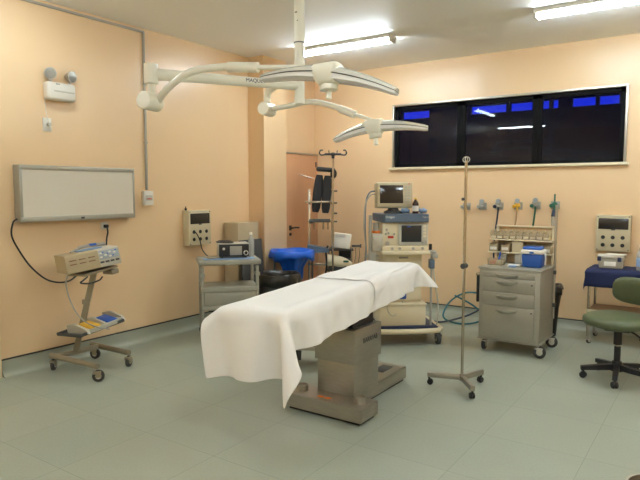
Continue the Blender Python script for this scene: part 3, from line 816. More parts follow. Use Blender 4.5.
o = B().box((0, 0, .012), (.13, .07, .022), .008).build('gauze_pack', 'carton', loc=TRP(.13, .085, .8825)); o.rotation_euler = (0, 0, ta + .4)
tag(o, 'small tan pack lying on the pale blue paper', 'pack')

# tall carton and dark panel behind the trolley
cb = thing('tall_carton', 'tall tan carton standing in the corner behind the trolley', 'box', (-4.93, 5.47, 0))
B().b2(-.115, .115, -.19, .19, 0, 1.215, .004).build('box', 'carton', cb)
B().b2(-.1165, .1165, -.03, .03, 1.2135, 1.2165).build('tape', 'beige', cb)
o = B().box((0, 0, .505), (.03, .40, 1.01), .006).build('leaning_panel', 'dgrey', loc=(-4.70, 5.47, 0.0)); o.rotation_euler = (0, R(-5), 0)
tag(o, 'dark grey flat panel leaning on the tall carton behind the trolley', 'panel')

# ------------------------------------------------------------------ blue bag hamper and black bin
hm = thing('linen_hamper', 'wheeled hamper stand holding a bright blue bag in front of the door', 'hamper', (-4.53, 5.985, 0))
b = B(); n = 24
b.tube([(.26 * math.cos(2 * PI * i / n), .26 * math.sin(2 * PI * i / n), .825) for i in range(n)], .011, closed=True, seg=8); b.build('ring', 'chrome', hm)
for a in (R(20), R(130), R(-110)):
    B().cyl((.265 * math.cos(a), .265 * math.sin(a), .06), (.265 * math.cos(a), .265 * math.sin(a), .82), .013, seg=12).build('post', 'dgrey', hm)
    B().lathe([(0, 0), (.02, .0), (.026, .02), (.02, .05), (0, .06)], (.265 * math.cos(a), .265 * math.sin(a), 0), seg=14).build('foot', 'rubber', hm)
def bag(rt, hz, drop, rb, zb, seed, cuff):
    rnd = random.Random(seed); bm = B()
    prof = [(rt + .022, hz - cuff), (rt + .030, hz - cuff * .55), (rt + .026, hz), (rt + .010, hz + .022), (rt - .012, hz + .018), (rt - .04, hz - .03), (rt * .5 + rb * .5, hz - .10), (rb, (hz + zb) * .5), (rb * .9, zb + .06), (rb * .55, zb), (0, zb - .004)]
    seg = 48; rings = []
    ph = [rnd.random() * 6 for _ in range(6)]
    for k, (r, z) in enumerate(prof):
        if r == 0: rings.append([bm.bm.verts.new((0, 0, z))]); continue
        ring = []
        for i in range(seg):
            a = 2 * PI * i / seg
            wv = .012 * math.sin(5 * a + ph[0] + k * .5) + .008 * math.sin(11 * a + ph[1] - k) + .006 * math.sin(17 * a + ph[2] + k * 1.7)
            amp = .35 if 1 < k < 5 else 1.0
            dz = (.022 * math.sin(3 * a + ph[3]) + .013 * math.sin(7 * a + ph[4])) if k in (0,) else .006 * math.sin(4 * a + ph[5])
            ring.append(bm.bm.verts.new(((r + wv * amp) * math.cos(a), (r + wv * amp) * math.sin(a), z + dz)))
        rings.append(ring)
    for a, c in zip(rings, rings[1:]):
        for i in range(seg):
            j = (i + 1) % seg
            if len(c) == 1: bm.bm.faces.new((a[i], a[j], c[0]))
            else: bm.bm.faces.new((a[i], a[j], c[j], c[i]))
    return bm
b = bag(.262, .83, .4, .13, .42, 3, .085).build('bag', 'bagblue', hm, ang=80)
s = b.modifiers.new('t', 'SOLIDIFY'); s.thickness = .0015
bn = thing('waste_bin', 'round black-bagged waste bin on the floor below the blue hamper', 'bin', (-4.33, 5.44, 0))
B().lathe([(0, .0), (.19, .0), (.195, .01), (.235, .60), (.245, .60), (.245, .615), (.225, .615), (.185, .02), (0, .02)], seg=36).build('bin', 'dgrey', bn)
b = bag(.236, .612, .3, .20, .10, 9, .13).build('bag', 'bagblack', bn, ang=80)
s = b.modifiers.new('t', 'SOLIDIFY'); s.thickness = .0015

# ------------------------------------------------------------------ accessory rack in the corner
RK = Vector((-4.396, 6.62, 0)); ra_ = R(34)
rk = thing('accessory_rack', 'steel accessory rack with crossbars standing in front of the door', 'rack', RK, ra_)
for x in (-.26, .05):
    B().b2(x - .016, x + .016, -.016, .016, .12, 1.62, .003).build('post', 'chrome', rk)
for z, xa, xb in ((1.455, -.315, .075), (1.20, -.28, .06), (.62, -.28, .06)):
    b = B(); b.b2(xa, xb, -.100, -.084, z - .014, z + .014, .003)
    for x in (-.26, .05): b.b2(x - .012, x + .012, -.085, -.014, z - .012, z + .012)
    b.build('crossbar', 'chrome', rk)
for z in (1.60, 1.44, 1.19, 1.30):
    B().cyl((.064, 0, z), (.115, 0, z), .011, seg=10).build('peg', 'dgrey', rk)
b = B(); b.b2(-.275, -.245, -.15, .20, .09, .125, .003); b.b2(.035, .065, -.15, .20, .09, .125, .003); b.b2(-.25, .04, -.015, .015, .09, .12, .003); b.build('base', 'chrome', rk)
for x in (-.26, .05):
    for y in (-.13, .18): caster(rk, x, y, .03, .09, x * 9, 'rubber', 'grey', .02)
b = B(); b.prism([(-.28, .0), (.0, .0), (.0, .05), (-.28, .10)], -.22, -.02, Matrix(((1, 0, 0, 0), (0, 0, 1, 0), (0, 1, 0, .79), (0, 0, 0, 1)))); b.build('angled_shelf', 'slate', rk)
def RKP(x, y, z): return RK + Vector((x * math.cos(ra_) - y * math.sin(ra_), x * math.sin(ra_) + y * math.cos(ra_), z))
# two black leg supports hang on the upper bar
lab_ = ['long black padded leg support hanging on the rack, next to the door', 'long black padded leg support hanging on the rack, next to the tall pole']
def legpad(i, x, tilt, zt):
    t = thing('leg_support', lab_[i], 'leg support', RKP(x, -.02, zt), ra_, 'black leg supports on the rack')
    t.rotation_euler = (R(2), R(tilt), ra_)
    secs = []
    for k in range(9):
        u = k / 8; z = -.50 * u
        wd = (.052 + .010 * math.sin(PI * u)) * (1 if 0 < k < 8 else .8); dp = .045
        secs.append([Vector((wd * math.cos(a) * (1 if abs(math.cos(a)) > .01 else 1), dp * math.sin(a) - .02 * math.cos(a) ** 2, z)) for a in [2 * PI * q / 16 for q in range(16)]])
    B().loft(secs).build('pad', 'blackpad', t, ang=60)
    B().b2(-.02, .02, .02, .055, -.14, .0, .003).build('bracket', 'chrome', t)
    return t
legpad(0, -.120, 6.5, 1.815); legpad(1, -.012, 3.5, 1.805)
hb = thing('head_support', 'black padded bar laid across the top of the accessory rack', 'support', RKP(-.07, -.02, 1.885), ra_)
b = B(); b.box((0.03, 0, .0), (.25, .10, .06), .025, (0, R(4), 0), 3); b.build('pad', 'blackpad', hb)
b = B(); b.sph((.135, -.01, -.055), .05, sc=(.9, .8, 1.3)); b.build('bolster', 'blackpad', hb)
b = B(); b.cyl((-.10, 0, .03), (-.10, 0, .10), .008, seg=8); b.build('pin', 'black', hb)
b = B(); b.b2(.107, .125, -.01, .012, -.255, -.03, .002); b.build('mounting_rod', 'chrome', hb)
cl = thing('rail_clamp', 'steel rail clamp with screw rods on the mid crossbar of the rack', 'clamp', RKP(-.10, -.13, 1.20), ra_)
b = B(); b.b2(-.11, .12, -.02, .03, -.015, .03, .004); b.build('bar', 'dgrey', cl)
for x in (-.09, .03, .09): B().cyl((x, 0, -.11), (x, 0, .03), .012, seg=10).build('screw_rod', 'chrome', cl)
B().lathe([(0, 0), (.03, 0), (.03, .05), (0, .06)], (-.16, 0, .0), (1, 0, 0), 14).build('knob', 'dgrey', cl)
b = B(); b.tube([(-.12, .01, 0), (-.30, -.02, .62), ], .006); b.bm.free()
rod = B().cyl((-.19, 0, .02), (.0, 0, -.035), .006, seg=8).build('steel_rod', 'chrome', loc=RKP(-.20, -.05, 1.80)); rod.rotation_euler = (0, 0, ra_)
tag(rod, 'thin steel rod sticking out of the top of the rack', 'rod')
# tall infusion pole with black hook head
ip = thing('infusion_stand', 'tall steel infusion pole with black hook head beside the black leg supports', 'infusion stand', RKP(.055, -.245, 0), ra_)
B().cyl((0, 0, .06), (0, 0, 2.08), .013, seg=14).build('pole', 'chrome', ip)
b = B(); b.box((0, 0, 2.075), (.22, .03, .028), .008); b.sph((0, 0, 2.075), .03, sc=(1.4, 1, .8)); b.cyl((0, 0, 2.02), (0, 0, 2.07), .02)
for sx in (-1, 1):
    b.tube([(sx * .09, 0, 2.075), (sx * .15, 0, 2.065), (sx * .175, 0, 2.09), (sx * .16, 0, 2.125), (sx * .13, 0, 2.125)], .010, smooth=5, seg=8)
    b.cyl((sx * .05, 0.01, 2.08), (sx * .055, .01, 2.125), .006, seg=8)
b.build('hook_head', 'black', ip)
for k in range(5):
    a = 2 * PI * k / 5 + .5
    B().tube([(0, 0, .075), (.15 * math.cos(a), .15 * math.sin(a), .062), (.21 * math.cos(a), .21 * math.sin(a), .05)], .014, seg=8).build('leg', 'chrome', ip)
    B().sph((.21 * math.cos(a), .21 * math.sin(a), .02), .02, 10).build('foot', 'rubber', ip)
# cart of odds and ends beside the rack
RC = Vector((-4.28, 6.69, 0))
rc = thing('utility_cart', 'low steel utility cart in the corner beyond the table head', 'cart', RC, ra_)
for x in (-.13, .17):
    for y in (-.12, .14):
        B().cyl((x, y, .05), (x, y, .828), .012, seg=10).build('post', 'chrome', rc)
        B().sph((x, y, .026), .026, 12).build('caster', 'rubber', rc)
B().b2(-.16, .2, -.14, .16, .535, .56, .006).build('shelf', 'dgrey', rc)
B().b2(-.16, .2, -.14, .16, .805, .825, .006).build('top_shelf', 'dgrey', rc)
b = B(); b.b2(.17, .30, -.13, -.11, .855, .885, .003); b.b2(.28, .30, -.17, -.09, .85, .895, .004); b.build('arm_clamp', 'dgrey', rc)
for x in (.22, .27): B().tube([(x, -.12, .85), (x + .01, -.12, .75), (x - .01, -.12, .64)], .005, seg=8).build('hanging_hook', 'chrome', rc)
def RCP(x, y, z): return RC + Vector((x * math.cos(ra_) - y * math.sin(ra_), x * math.sin(ra_) + y * math.cos(ra_), z))
wb = thing('paper_box', 'open white box tilted on top of the utility cart', 'box', RCP(.035, -.095, .83), ra_)
wb.rotation_euler = (0, R(6), ra_)
b = B(); b.box((0, 0, .11), (.21, .15, .19), .006, taper=(1.08, 1.08)); b.box((-.03, -.08, .19), (.13, .03, .05), .004, (R(20), 0, 0)); b.build('box', 'paper', wb)
bk = thing('battery_box', 'black box under the white box on the utility cart', 'box', RCP(.09, .05, .5615), ra_)
B().b2(-.085, .085, -.09, .09, .135, .263, .01).build('case', 'black', bk)
B().b2(-.07, .07, -.07, .07, 0, .135, .004).build('stand', 'dgrey', bk)
bp_ = thing('pump_device', 'cream bullet-shaped pump device low on the utility cart', 'pump', RCP(.0, -.13, .60), ra_)
secs = []
for k in range(9):
    u = k / 8; x = -.15 + .33 * u; s_ = (1 - (max(0, u - .45) / .55) ** 2 * .75)
    secs.append([Vector((x, .075 * s_ * math.cos(a), .08 + .08 * s_ * math.sin(a) - .05 * u)) for a in [2 * PI * q / 16 for q in range(16)]])
B().loft(secs).build('body', 'cream', bp_, ang=50)
B().b2(.06, .13, -.078, -.058, .06, .085, .003).build('label_patch', 'hosegreen', bp_)
b = B(); b.b2(-.13, .1, -.05, .05, -.03, .01, .003); b.build('bracket', 'dgrey', bp_)
o = B().tube([(-.14, 0, .0), (-.17, .0, -.08), (-.16, 0, -.25), (-.18, 0, -.45), (-.15, .0, -.6)], .013, smooth=5).build('black_hose', 'black', loc=RCP(.0, -.16, .88)); o.rotation_euler = (0, 0, ra_)
tag(o, 'black hose hanging down between rack and utility cart', 'hose')

# ------------------------------------------------------------------ anaesthesia machine
AN = Vector((-2.637, 5.457, 0)); aa = R(40)
an = thing('anaesthesia_machine', 'cream anaesthesia machine with slate top shelf and drawers behind the operating table', 'anaesthesia machine', AN, aa)
def ANP(x, y, z): return AN + Vector((x * math.cos(aa) - y * math.sin(aa), x * math.sin(aa) + y * math.cos(aa), z))
# base with rounded front
pts = [(-.36, .62), (-.38, .10), (-.33, .02)] + [(-.33 + .66 * i / 10, .02 - .035 * math.sin(PI * i / 10)) for i in range(1, 10)] + [(.33, .02), (.38, .10), (.36, .62)]
B().prism(pts, .14, .168).build('base', 'navyplastic', an)
b = B(); b.tube([(x, y, .152) for x, y in pts], .028, seg=12); b.build('base_bumper', 'cream', an)
B().b2(-.33, .33, .06, .60, .168, .19, .008).build('base_deck', 'navyplastic', an)
for x in (-.335, .335):
    for y in (.035, .58): caster(an, x, y, .061, .135, 1.9 - x, 'rubber', 'dgrey', .045)
B().b2(-.27, .215, .10, .58, .19, .40, .008).build('lower_drawer', 'cream', an)
B().b2(-.28, .225, .09, .59, .402, .425, .006).build('drawer_lid', 'cream', an)
B().b2(-.24, .19, .20, .58, .425, .95, .008).build('cabinet', 'cream', an)
for z0_, z1_ in ((.44, .60), (.61, .77), (.78, .93)):
    d_ = B().b2(-.19, .17, .186, .199, z0_, z1_, .004).build('drawer', 'cream', an)
    B().b2(-.06, .04, .176, .187, z1_ - .04, z1_ - .02, .003).build('drawer_handle', 'grey', d_)
B().b2(-.27, .235, .03, .58, .945, .985, .012, 3).build('work_top', 'cream', an)
b = B(); b.b2(-.26, .225, .075, .56, .985, 1.035, .006); b.build('control_ledge', 'cream', an)
for x in (-.16, -.08, .06, .16): B().cyl((x, .074, 1.008), (x, .055, 1.008), .014, seg=14).build('ledge_knob', 'grey', an)
B().b2(-.25, .235, .12, .56, 1.035, 1.275, .006).build('upper_housing', 'cream', an)
B().b2(-.09, .222, .095, .12, 1.04, 1.262, .008).build('screen_bezel', 'lgrey', an)
sc = B().b2(-.058, .155, .092, .096, 1.072, 1.245, .002).build('display', 'lcd', an)
B().b2(.0, .04, .0905, .092, 1.228, 1.237).build('display_bar', 'royal', sc)
b = B()
for i in range(4): b.b2(.172, .205, .092, .096, 1.12 + i * .034, 1.145 + i * .034, .001)
b.build('soft_keys', 'cream', an)
b = B(); b.cyl((.185, .095, 1.075), (.185, .065, 1.075), .018, seg=18); b.build('rotary_knob', 'grey', an)
B().b2(-.195, -.135, .117, .1205, 1.11, 1.135, .0005).build('red_label', 'red', an)
b = B()
for x, z in ((-.21, 1.20), (-.19, 1.165), (-.13, 1.155), (-.22, 1.155)): b.cyl((x, .12, z), (x, .105, z), .010, seg=12)
b.build('gas_knobs', 'grey', an)
B().cyl((-.2, .1, 1.06), (-.2, .125, 1.06), .02, seg=16).build('gauge', 'alu', an)
pts = [(-.275, .12), (-.235, .055), (.21, .055), (.235, .09), (.235, .57), (-.275, .57)]
sh = B().prism(pts, 1.278, 1.362); bmesh.ops.bevel(sh.bm, geom=sh.bm.edges[:], offset=.006, segments=2, affect='EDGES')
sho = sh.build('top_shelf', 'slate', an)
text('maker_lettering', 'Dräger', .034, 'paper', sho, Matrix.Translation((-.185, .0535, 1.333)) @ FRONT)
text('model_lettering', 'Fabius', .026, 'lgrey', sho, Matrix.Translation((.185, .0535, 1.333)) @ FRONT)
# left gas block and vaporizer
b = B(); b.b2(-.36, -.25, .10, .30, .98, 1.16, .01); b.build('vaporizer', 'lgrey', an)
b = B(); b.cyl((-.305, .2, 1.16), (-.305, .2, 1.185), .045, seg=20); b.build('vaporizer_dial', 'orange', an)
b = B(); b.cyl((-.305, .2, 1.185), (-.305, .2, 1.27), .035, seg=20); b.build('vaporizer_cap', 'grey', an)
b = B(); b.cyl((-.34, .098, 1.07), (-.34, .075, 1.07), .025, seg=16); b.cyl((-.29, .098, 1.02), (-.29, .08, 1.02), .018, seg=16); b.build('vaporizer_gauge', 'alu', an)
b = B(); b.cyl((-.375, .15, .80), (-.375, .15, 1.35), .018, seg=12); b.b2(-.38, -.28, .14, .3, .88, .93, .004); b.build('side_pole', 'grey', an)
b = B(); b.cyl((-.36, .12, .78), (-.36, .12, .97), .035, seg=18); b.build('absorber', 'grey', an)
# right side rail, bag arm and hose bar
b = B(); b.tube([(.235, .12, .97), (.30, .10, .965), (.315, .10, .93)], .016, smooth=4); b.b2(.26, .33, .07, .13, .90, .95, .01); b.build('side_handle', 'grey', an)
b = B(); b.b2(.245, .30, .08, .15, .79, .89, .01); b.build('suction_block', 'slate', an)
b = B(); b.cyl((.27, .11, .17), (.27, .11, .93), .013, seg=12); b.build('side_bar', 'grey', an)
b = B(); b.tube([(.30, .2, .90), (.335, .18, .62), (.36, .14, .36), (.34, .12, .19)], .008, smooth=5); b.build('side_tube', 'lgrey', an)
B().b2(.243, .275, .11, .13, .985, 1.05, .006).build('side_display', 'black', an)
b = B(); b.tube([(-.05, .19, .80), (-.06, .12, .62), (-.16, .09, .52), (-.20, .10, .38), (-.14, .095, .30), (-.06, .12, .36), (-.02, .16, .44)], .006, smooth=6); b.build('loose_tube', 'lgrey', an)
B().b2(-.06, .02, .16, .2, .46, .56, .01).build('flow_sensor', 'royal', an)
# monitor and its cables on the shelf
mo = thing('patient_monitor', 'beige patient monitor with dark screen standing on the anaesthesia machine', 'monitor', ANP(-.095, .33, 1.363), aa)
b = B(); b.lathe([(0, 0), (.10, 0), (.10, .02), (.06, .035), (.05, .06), (0, .06)], seg=24); b.build('foot', 'dgrey', mo)
b = B(); b.box((0, .0, .19), (.385, .15, .270), .018, (R(-4), 0, 0), 3); mb_ = b.build('housing', 'beige', mo)
rm = Matrix.Translation((0, -.0, .19)) @ Euler((R(-4), 0, 0)).to_matrix().to_4x4()
b = B(); b.box((-.035, -.0755, .008), (.25, .004, .19), .002); [setattr(v, 'co', rm @ v.co) for v in b.bm.verts]; b.build('screen', 'screen', mo)
b = B()
for i in range(2):
    for j in range(6): b.box((.122 + i * .034, -.0765, .085 - j * .03), (.024, .005, .017), .002)
[setattr(v, 'co', rm @ v.co) for v in b.bm.verts]; b.build('keypad', 'lgrey', mo)
b = B(); b.cyl((.135, -.075, -.105), (.135, -.09, -.105), .014, seg=16); [setattr(v, 'co', rm @ v.co) for v in b.bm.verts]; b.build('knob', 'beige', mo)
b = B(); b.box((.155, -.0765, .117), (.018, .004, .008), .001); [setattr(v, 'co', rm @ v.co) for v in b.bm.verts]; b.build('alarm_lamp', 'red', mo)
for k in range(2):
    o = B().tube([(0, 0, 0), (-.06, -.02, -.02), (-.10 - .012 * k, -.04, -.12), (-.115 - .014 * k, -.08, -.35), (-.11, -.10, -.60), (-.12, -.1, -.8)], .008, smooth=6).build('monitor_cable', 'slate' if k == 0 else 'grey', loc=ANP(-.30, .31 - .03 * k, 1.60 - .03 * k)); o.rotation_euler = (0, 0, aa)
    tag(o, ['slate cable hanging in a curve from the monitor beside the machine', 'grey cable hanging from the monitor just behind the slate one'][k], 'cable')
bottle('iodine_bottle', 'brown bottle with yellow cap on the anaesthesia machine shelf', ANP(.115, .20, 1.364), .033, .165, 'amber', 'yellow', 'paper')
for k, (x, w_, lab) in enumerate(((.02, .10, 'crumpled pale blue pack on the shelf between monitor and brown bottle'), (.205, .10, 'crumpled pale blue pack at the outer end of the machine shelf'))):
    b = B(); b.sph((0, 0, .028), .05, 14, (w_ / .1, .9, .55))
    for v in b.bm.verts: v.co += Vector((.006 * math.sin(v.co.y * 90 + k), .005 * math.sin(v.co.x * 110), .007 * math.sin(v.co.x * 130 + v.co.y * 80)))
    mz = min(v.co.z for v in b.bm.verts)
    for v in b.bm.verts: v.co.z = (v.co.z - mz) * .9
    o = b.build('supply_pack', 'bluepaper', loc=ANP(x, .26, 1.363), ang=60); tag(o, lab, 'pack', 'blue packs on the machine shelf')

# low footstool on the far side of the table
fs = thing('footstool', 'low navy-topped footstool with pale rim beyond the table column', 'footstool', (-3.02, 4.42, 0), R(30))
B().b2(-.24, .24, -.15, .15, .20, .225, .008).build('tread', 'navyplastic', fs)
B().b2(-.25, .25, -.16, .16, .165, .199, .01).build('rim', 'lgrey', fs)
for x in (-.21, .21):
    for y in (-.12, .12): B().cyl((x, y, 0), (x * .97, y * .97, .17), .014, seg=10).build('leg', 'dgrey', fs)

# ------------------------------------------------------------------ infusion stand (middle)
iv = thing('infusion_stand', 'slim steel infusion stand on three castered legs, alone on the open floor', 'infusion stand', (-1.70, 4.53, 0))
ib = B(); ib.cyl((0, 0, .08), (0, 0, 1.84), .0115, seg=14); ib.build('pole', 'chrome', iv)
ib = B(); n = 14
ib.tube([(.0, .028 * math.cos(2 * PI * i / n) , 1.848 + .022 * math.sin(2 * PI * i / n)) for i in range(n)], .004, closed=True, seg=8)
ib.tube([(.028 * math.cos(2 * PI * i / n), 0, 1.848 + .022 * math.sin(2 * PI * i / n)) for i in range(n)], .004, closed=True, seg=8)
ib.build('hook_ring', 'alu', iv)
B().cyl((0.0, -.03, 1.0), (0, .03, 1.0), .022, seg=16).build('clamp_knob', 'dgrey', iv)
B().cyl((-.03, 0, 1.535), (.0, 0, 1.535), .012, seg=12).build('height_screw', 'dgrey', iv)
B().cyl((0, 0, .06), (0, 0, .115), .022, seg=16).build('socket', 'steel', iv)
for gx, gy in ((-1.952, 4.452), (-1.535, 4.318), (-1.617, 4.750)):
    dv = Vector((gx + 1.70, gy - 4.53, 0)); a = math.atan2(dv.y, dv.x); Ln = dv.length
    B().box(dv * .5 + Vector((0, 0, .085)), (Ln + .03, .036, .04), .004, (0, 0, a)).build('leg', 'steel', iv)
    cs = B(); cs.cyl((dv.x, dv.y, .04), (dv.x, dv.y, .066), .009, seg=10); co = cs.build('caster', 'black', iv)
    u = dv.normalized(); v_ = Vector((-u.y, u.x, 0))
    for sg in (-1, 1): B().lathe([(0, -.008), (.022, -.008), (.025, 0), (.022, .008), (0, .008)], Vector((dv.x, dv.y, .025)) + v_ * sg * .011 - u * .008, v_, 16).build('wheel', 'black', co)

# ------------------------------------------------------------------ drawer cart
MC = Vector((-1.695, 5.735, 0))
mc = thing('drawer_cart', 'grey metal drawer cart with four drawers and a shelf riser below the gas outlets', 'drawer cart', MC)
hwd, dpt = .295, .56
B().b2(-hwd, hwd, 0, dpt, .132, .827, .004).build('body', 'paintsteel', mc)
B().b2(-hwd - .01, hwd + .01, -.015, dpt + .01, .827, .85, .005).build('top', 'paintsteel', mc)
for z0_, z1_ in ((.752, .805), (.612, .745), (.475, .605), (.172, .468)):
    d_ = B().b2(-hwd + .035, hwd - .05, -.012, .002, z0_, z1_, .003).build('drawer', 'paintsteel', mc)
    zc = z1_ - .032 if z1_ - z0_ > .06 else z1_ - .024
    # shell pull: half bowl open upward
    b = B(); secs = []
    hb_ = []
    for i in range(13):
        t = -1 + 2 * i / 12; x = t * .105; k_ = math.sqrt(max(0, 1 - t * t * .97))
        secs.append([Vector((x - .02, -.012, zc + .006)), Vector((x - .02, -.012 - .034 * k_, zc + .006)), Vector((x - .02, -.012 - .03 * k_, zc - .016 * k_ )), Vector((x - .02, -.012 - .012 * k_, zc - .030 * k_)), Vector((x - .02, -.012, zc - .034 * k_ - .001))])
    b.loft(secs); b.build('drawer_pull', 'alu', d_, ang=60)
b = B(); b.cyl((hwd - .075, -.012, .70), (hwd - .075, -.016, .70), .008, seg=12); b.cyl((hwd - .075, -.012, .43), (hwd - .075, -.016, .43), .008, seg=12); b.build('lock', 'dgrey', mc)
B().b2(-hwd - .012, hwd + .012, -.01, dpt + .01, .122, .1315, .003).build('bottom_frame', 'paintsteel', mc)
for x, y, a in ((-hwd + .045, .04, 1.57), (hwd - .012, .02, .15), (hwd - .012, dpt - .06, .15), (-hwd + .045, dpt - .05, 1.0)):
    caster(mc, x, y, .058, .121, a, 'rubber', 'lgrey', .036)
# handle bar on the side with a hanging black strap
b = B(); b.tube([(-hwd, .06, .76), (-hwd - .05, .06, .76), (-hwd - .05, .42, .76), (-hwd, .42, .76)], .012, seg=10); b.build('push_bar', 'chrome', mc)
# riser
for x in (-.36, .285):
    B().b2(x - .008, x + .008, dpt - .085, dpt - .055, .85 if x > 0 else .85, 1.24, .003).build('riser_post', 'cream', mc) if x > 0 else B().b2(-.275 - .008, -.275 + .008, dpt - .085, dpt - .055, .85, 1.24, .003).build('riser_post', 'cream', mc)
B().b2(-.285, .295, dpt - .055, dpt - .049, .84, 1.235, .001).build('riser_back', 'riserback', mc)
for z in (1.10, .967):
    B().b2(-.345 if z < 1 else -.33, .295, dpt - .19, dpt - .05, z - .012, z, .003).build('riser_shelf', 'cream', mc)
B().b2(-.29, .295, dpt - .085, dpt - .05, 1.225, 1.241, .003).build('top_rail', 'cream', mc)
B().cyl((.302, dpt - .04, .30), (.302, dpt - .04, 1.46), .013, seg=12).build('side_pole', 'alu', mc)
for z_ in (.44, .775): B().b2(.285, .318, dpt - .055, dpt - .025, z_ - .02, z_ + .02, .003).build('pole_bracket', 'dgrey', mc)
o = B().box((0, 0, -.14), (.03, .10, .28), .01, None).build('hanging_strap', 'black', loc=MC + Vector((-hwd - .05, .14, .748)))
tag(o, 'black strap hanging from the push bar of the drawer cart', 'strap')
# bins on the riser
bin0 = None
for i in range(9):
    x = -.288 + i * .0665; dp_ = .09
    lab = ['first', 'second', 'third', 'fourth', 'middle', 'sixth', 'seventh', 'eighth', 'last'][i] + ' small clear bin on the top riser shelf, counted from the infusion stand'
    if bin0 is None:
        bin0 = thing('small_bin', lab, 'bin', MC + Vector((x, dpt - .13, 1.1005)), 0, 'clear bins on the top riser shelf')
        b = B(); b.b2(-.031, .031, -.05, .05, 0, .004); b.b2(-.031, .031, -.05, -.046, .0, .07, .001); b.b2(-.031, .031, .046, .05, 0, .10, .001); b.b2(-.031, -.028, -.05, .05, 0, .085, .001); b.b2(.028, .031, -.05, .05, 0, .085, .001); b.build('tub', 'bintub', bin0)
        B().b2(-.024, .024, -.0515, -.05, .012, .034).build('bin_label', 'binlabel', bin0)
    else: dup(bin0, MC + Vector((x, dpt - .13, 1.1005)), label=lab)
lb0 = None
for i, (x, lab) in enumerate(((-.285, 'tan labelled bin at the infusion-pole end of the lower riser shelf'), (-.165, 'tan labelled bin second along the lower riser shelf'), (.065, 'tan labelled bin just past the white block on the lower riser shelf'), (.153, 'tan labelled bin in the gap above the cooler'), (.245, 'tan labelled bin next to the riser pole on the lower shelf'))):
    if lb0 is None:
        lb0 = thing('label_bin', lab, 'bin', MC + Vector((x, dpt - .125, .9675)), 0, 'tan bins on the lower riser shelf')
        b = B(); b.b2(-.045, .045, -.055, .05, 0, .005); b.b2(-.045, .045, -.055, -.05, 0, .075, .001); b.b2(-.045, .045, .045, .05, 0, .10, .001); b.b2(-.045, -.041, -.055, .05, 0, .085, .001); b.b2(.041, .045, -.055, .05, 0, .085, .001); b.build('tub', 'tan', lb0)
        B().b2(-.034, .034, -.0565, -.055, .02, .05).build('bin_label', 'paper', lb0)
    else: dup(lb0, MC + Vector((x, dpt - .125, .9675)), label=lab)
o = B().b2(-.055, .055, -.04, .05, 0, .112, .003).build('white_block', 'cream', loc=MC + Vector((-.045, dpt - .115, .9675)))
tag(o, 'plain cream box in the middle of the lower riser shelf', 'box')
# cooler
cl = thing('cooler_box', 'blue cool box with white lid band standing on the drawer cart', 'cool box', MC + Vector((.165, .23, .8505)), R(2))
b = B(); b.box((0, 0, .0675), (.185, .16, .135), .02, None, 3, taper=(1.06, 1.06)); b.build('tub', 'blue', cl)
b = B(); b.box((0, 0, .155), (.21, .18, .042), .012, None, 3); b.build('rim', 'paper', cl)
b = B(); b.box((0, 0, .189), (.18, .155, .028), .013, None, 3); b.build('lid', 'blue', cl)
b = B(); b.bm.free()
for sg_ in (-1, 1): B().tube([(sg_ * .106, 0, .155), (sg_ * .114, 0, .09), (sg_ * .11, 0, .03)], .008, seg=8).build('carry_handle', 'paper', cl)
B().box((0, -.092, .15), (.04, .008, .02), .003).build('latch', 'blue', cl)
# tub of supplies, cloths and papers
tu = thing('supply_tub', 'clear shallow tub of red and blue supplies on the drawer cart corner', 'tub', MC + Vector((-.20, .22, .8505)))
b = B(); b.b2(-.072, .072, -.06, .06, 0, .004); b.b2(-.072, .072, -.06, -.056, 0, .062, .001); b.b2(-.072, .072, .056, .06, 0, .062, .001); b.b2(-.072, -.068, -.06, .06, 0, .062, .001); b.b2(.068, .072, -.06, .06, 0, .062, .001); b.build('tub', 'bintub', tu)
for k, (x, y, mt, lab) in enumerate(((-.034, 0.0, 'red', 'red pack inside the clear tub'), (.034, .01, 'lgrey', 'grey pack inside the clear tub'))):
    o = B().box((0, 0, .02), (.06, .07, .034), .008).build('small_pack', mt, loc=MC + Vector((-.20 + x, .22 + y, .8555))); tag(o, lab, 'pack')
pe = thing('blue_marker', 'blue marker pen sticking up out of the clear tub', 'pen', MC + Vector((-.195, .25, .857)))
B().cyl((0, .01, 0), (.02, .02, .12), .009, seg=10).build('barrel', 'royal', pe)
o = B().b2(-.06, .07, -.05, .05, 0, .016, .006).build('gauze_stack', 'paper', loc=MC + Vector((-.015, .20, .8505))); o.rotation_euler = (0, 0, .15); tag(o, 'flat white gauze stack beside the cool box', 'gauze')
o = B().b2(-.03, .03, -.012, .012, 0, .10, .003).build('glove_box', 'paper', loc=MC + Vector((-.04, .42, .8505))); tag(o, 'small upright white box against the riser back', 'box')
o = B().b2(-.035, .035, -.02, .02, 0, .10, .003).build('glove_box', 'lgrey', loc=MC + Vector((-.195, .43, .8505))); tag(o, 'pale upright box behind the clear tub', 'box')
o = B().b2(-.035, .035, -.03, .03, 0, .022, .008).build('swab_pack', 'bluepaper', loc=MC + Vector((.005, .09, .8505))); tag(o, 'small pale swab pack at the front edge by the cool box', 'pack')

# black bin behind the cart
kb = thing('waste_bin', 'narrow black bin with bag behind the drawer cart', 'bin', (-1.575, 6.76, 0))
B().lathe([(0, 0), (.10, 0), (.105, .01), (.14, .56), (.128, .56), (.095, .02), (0, .02)], seg=28).build('bin', 'black', kb)
b = bag(.132, .555, .2, .11, .1, 5, .07).build('bag', 'bagblack', kb, ang=80); s = b.modifiers.new('t', 'SOLIDIFY'); s.thickness = .0015

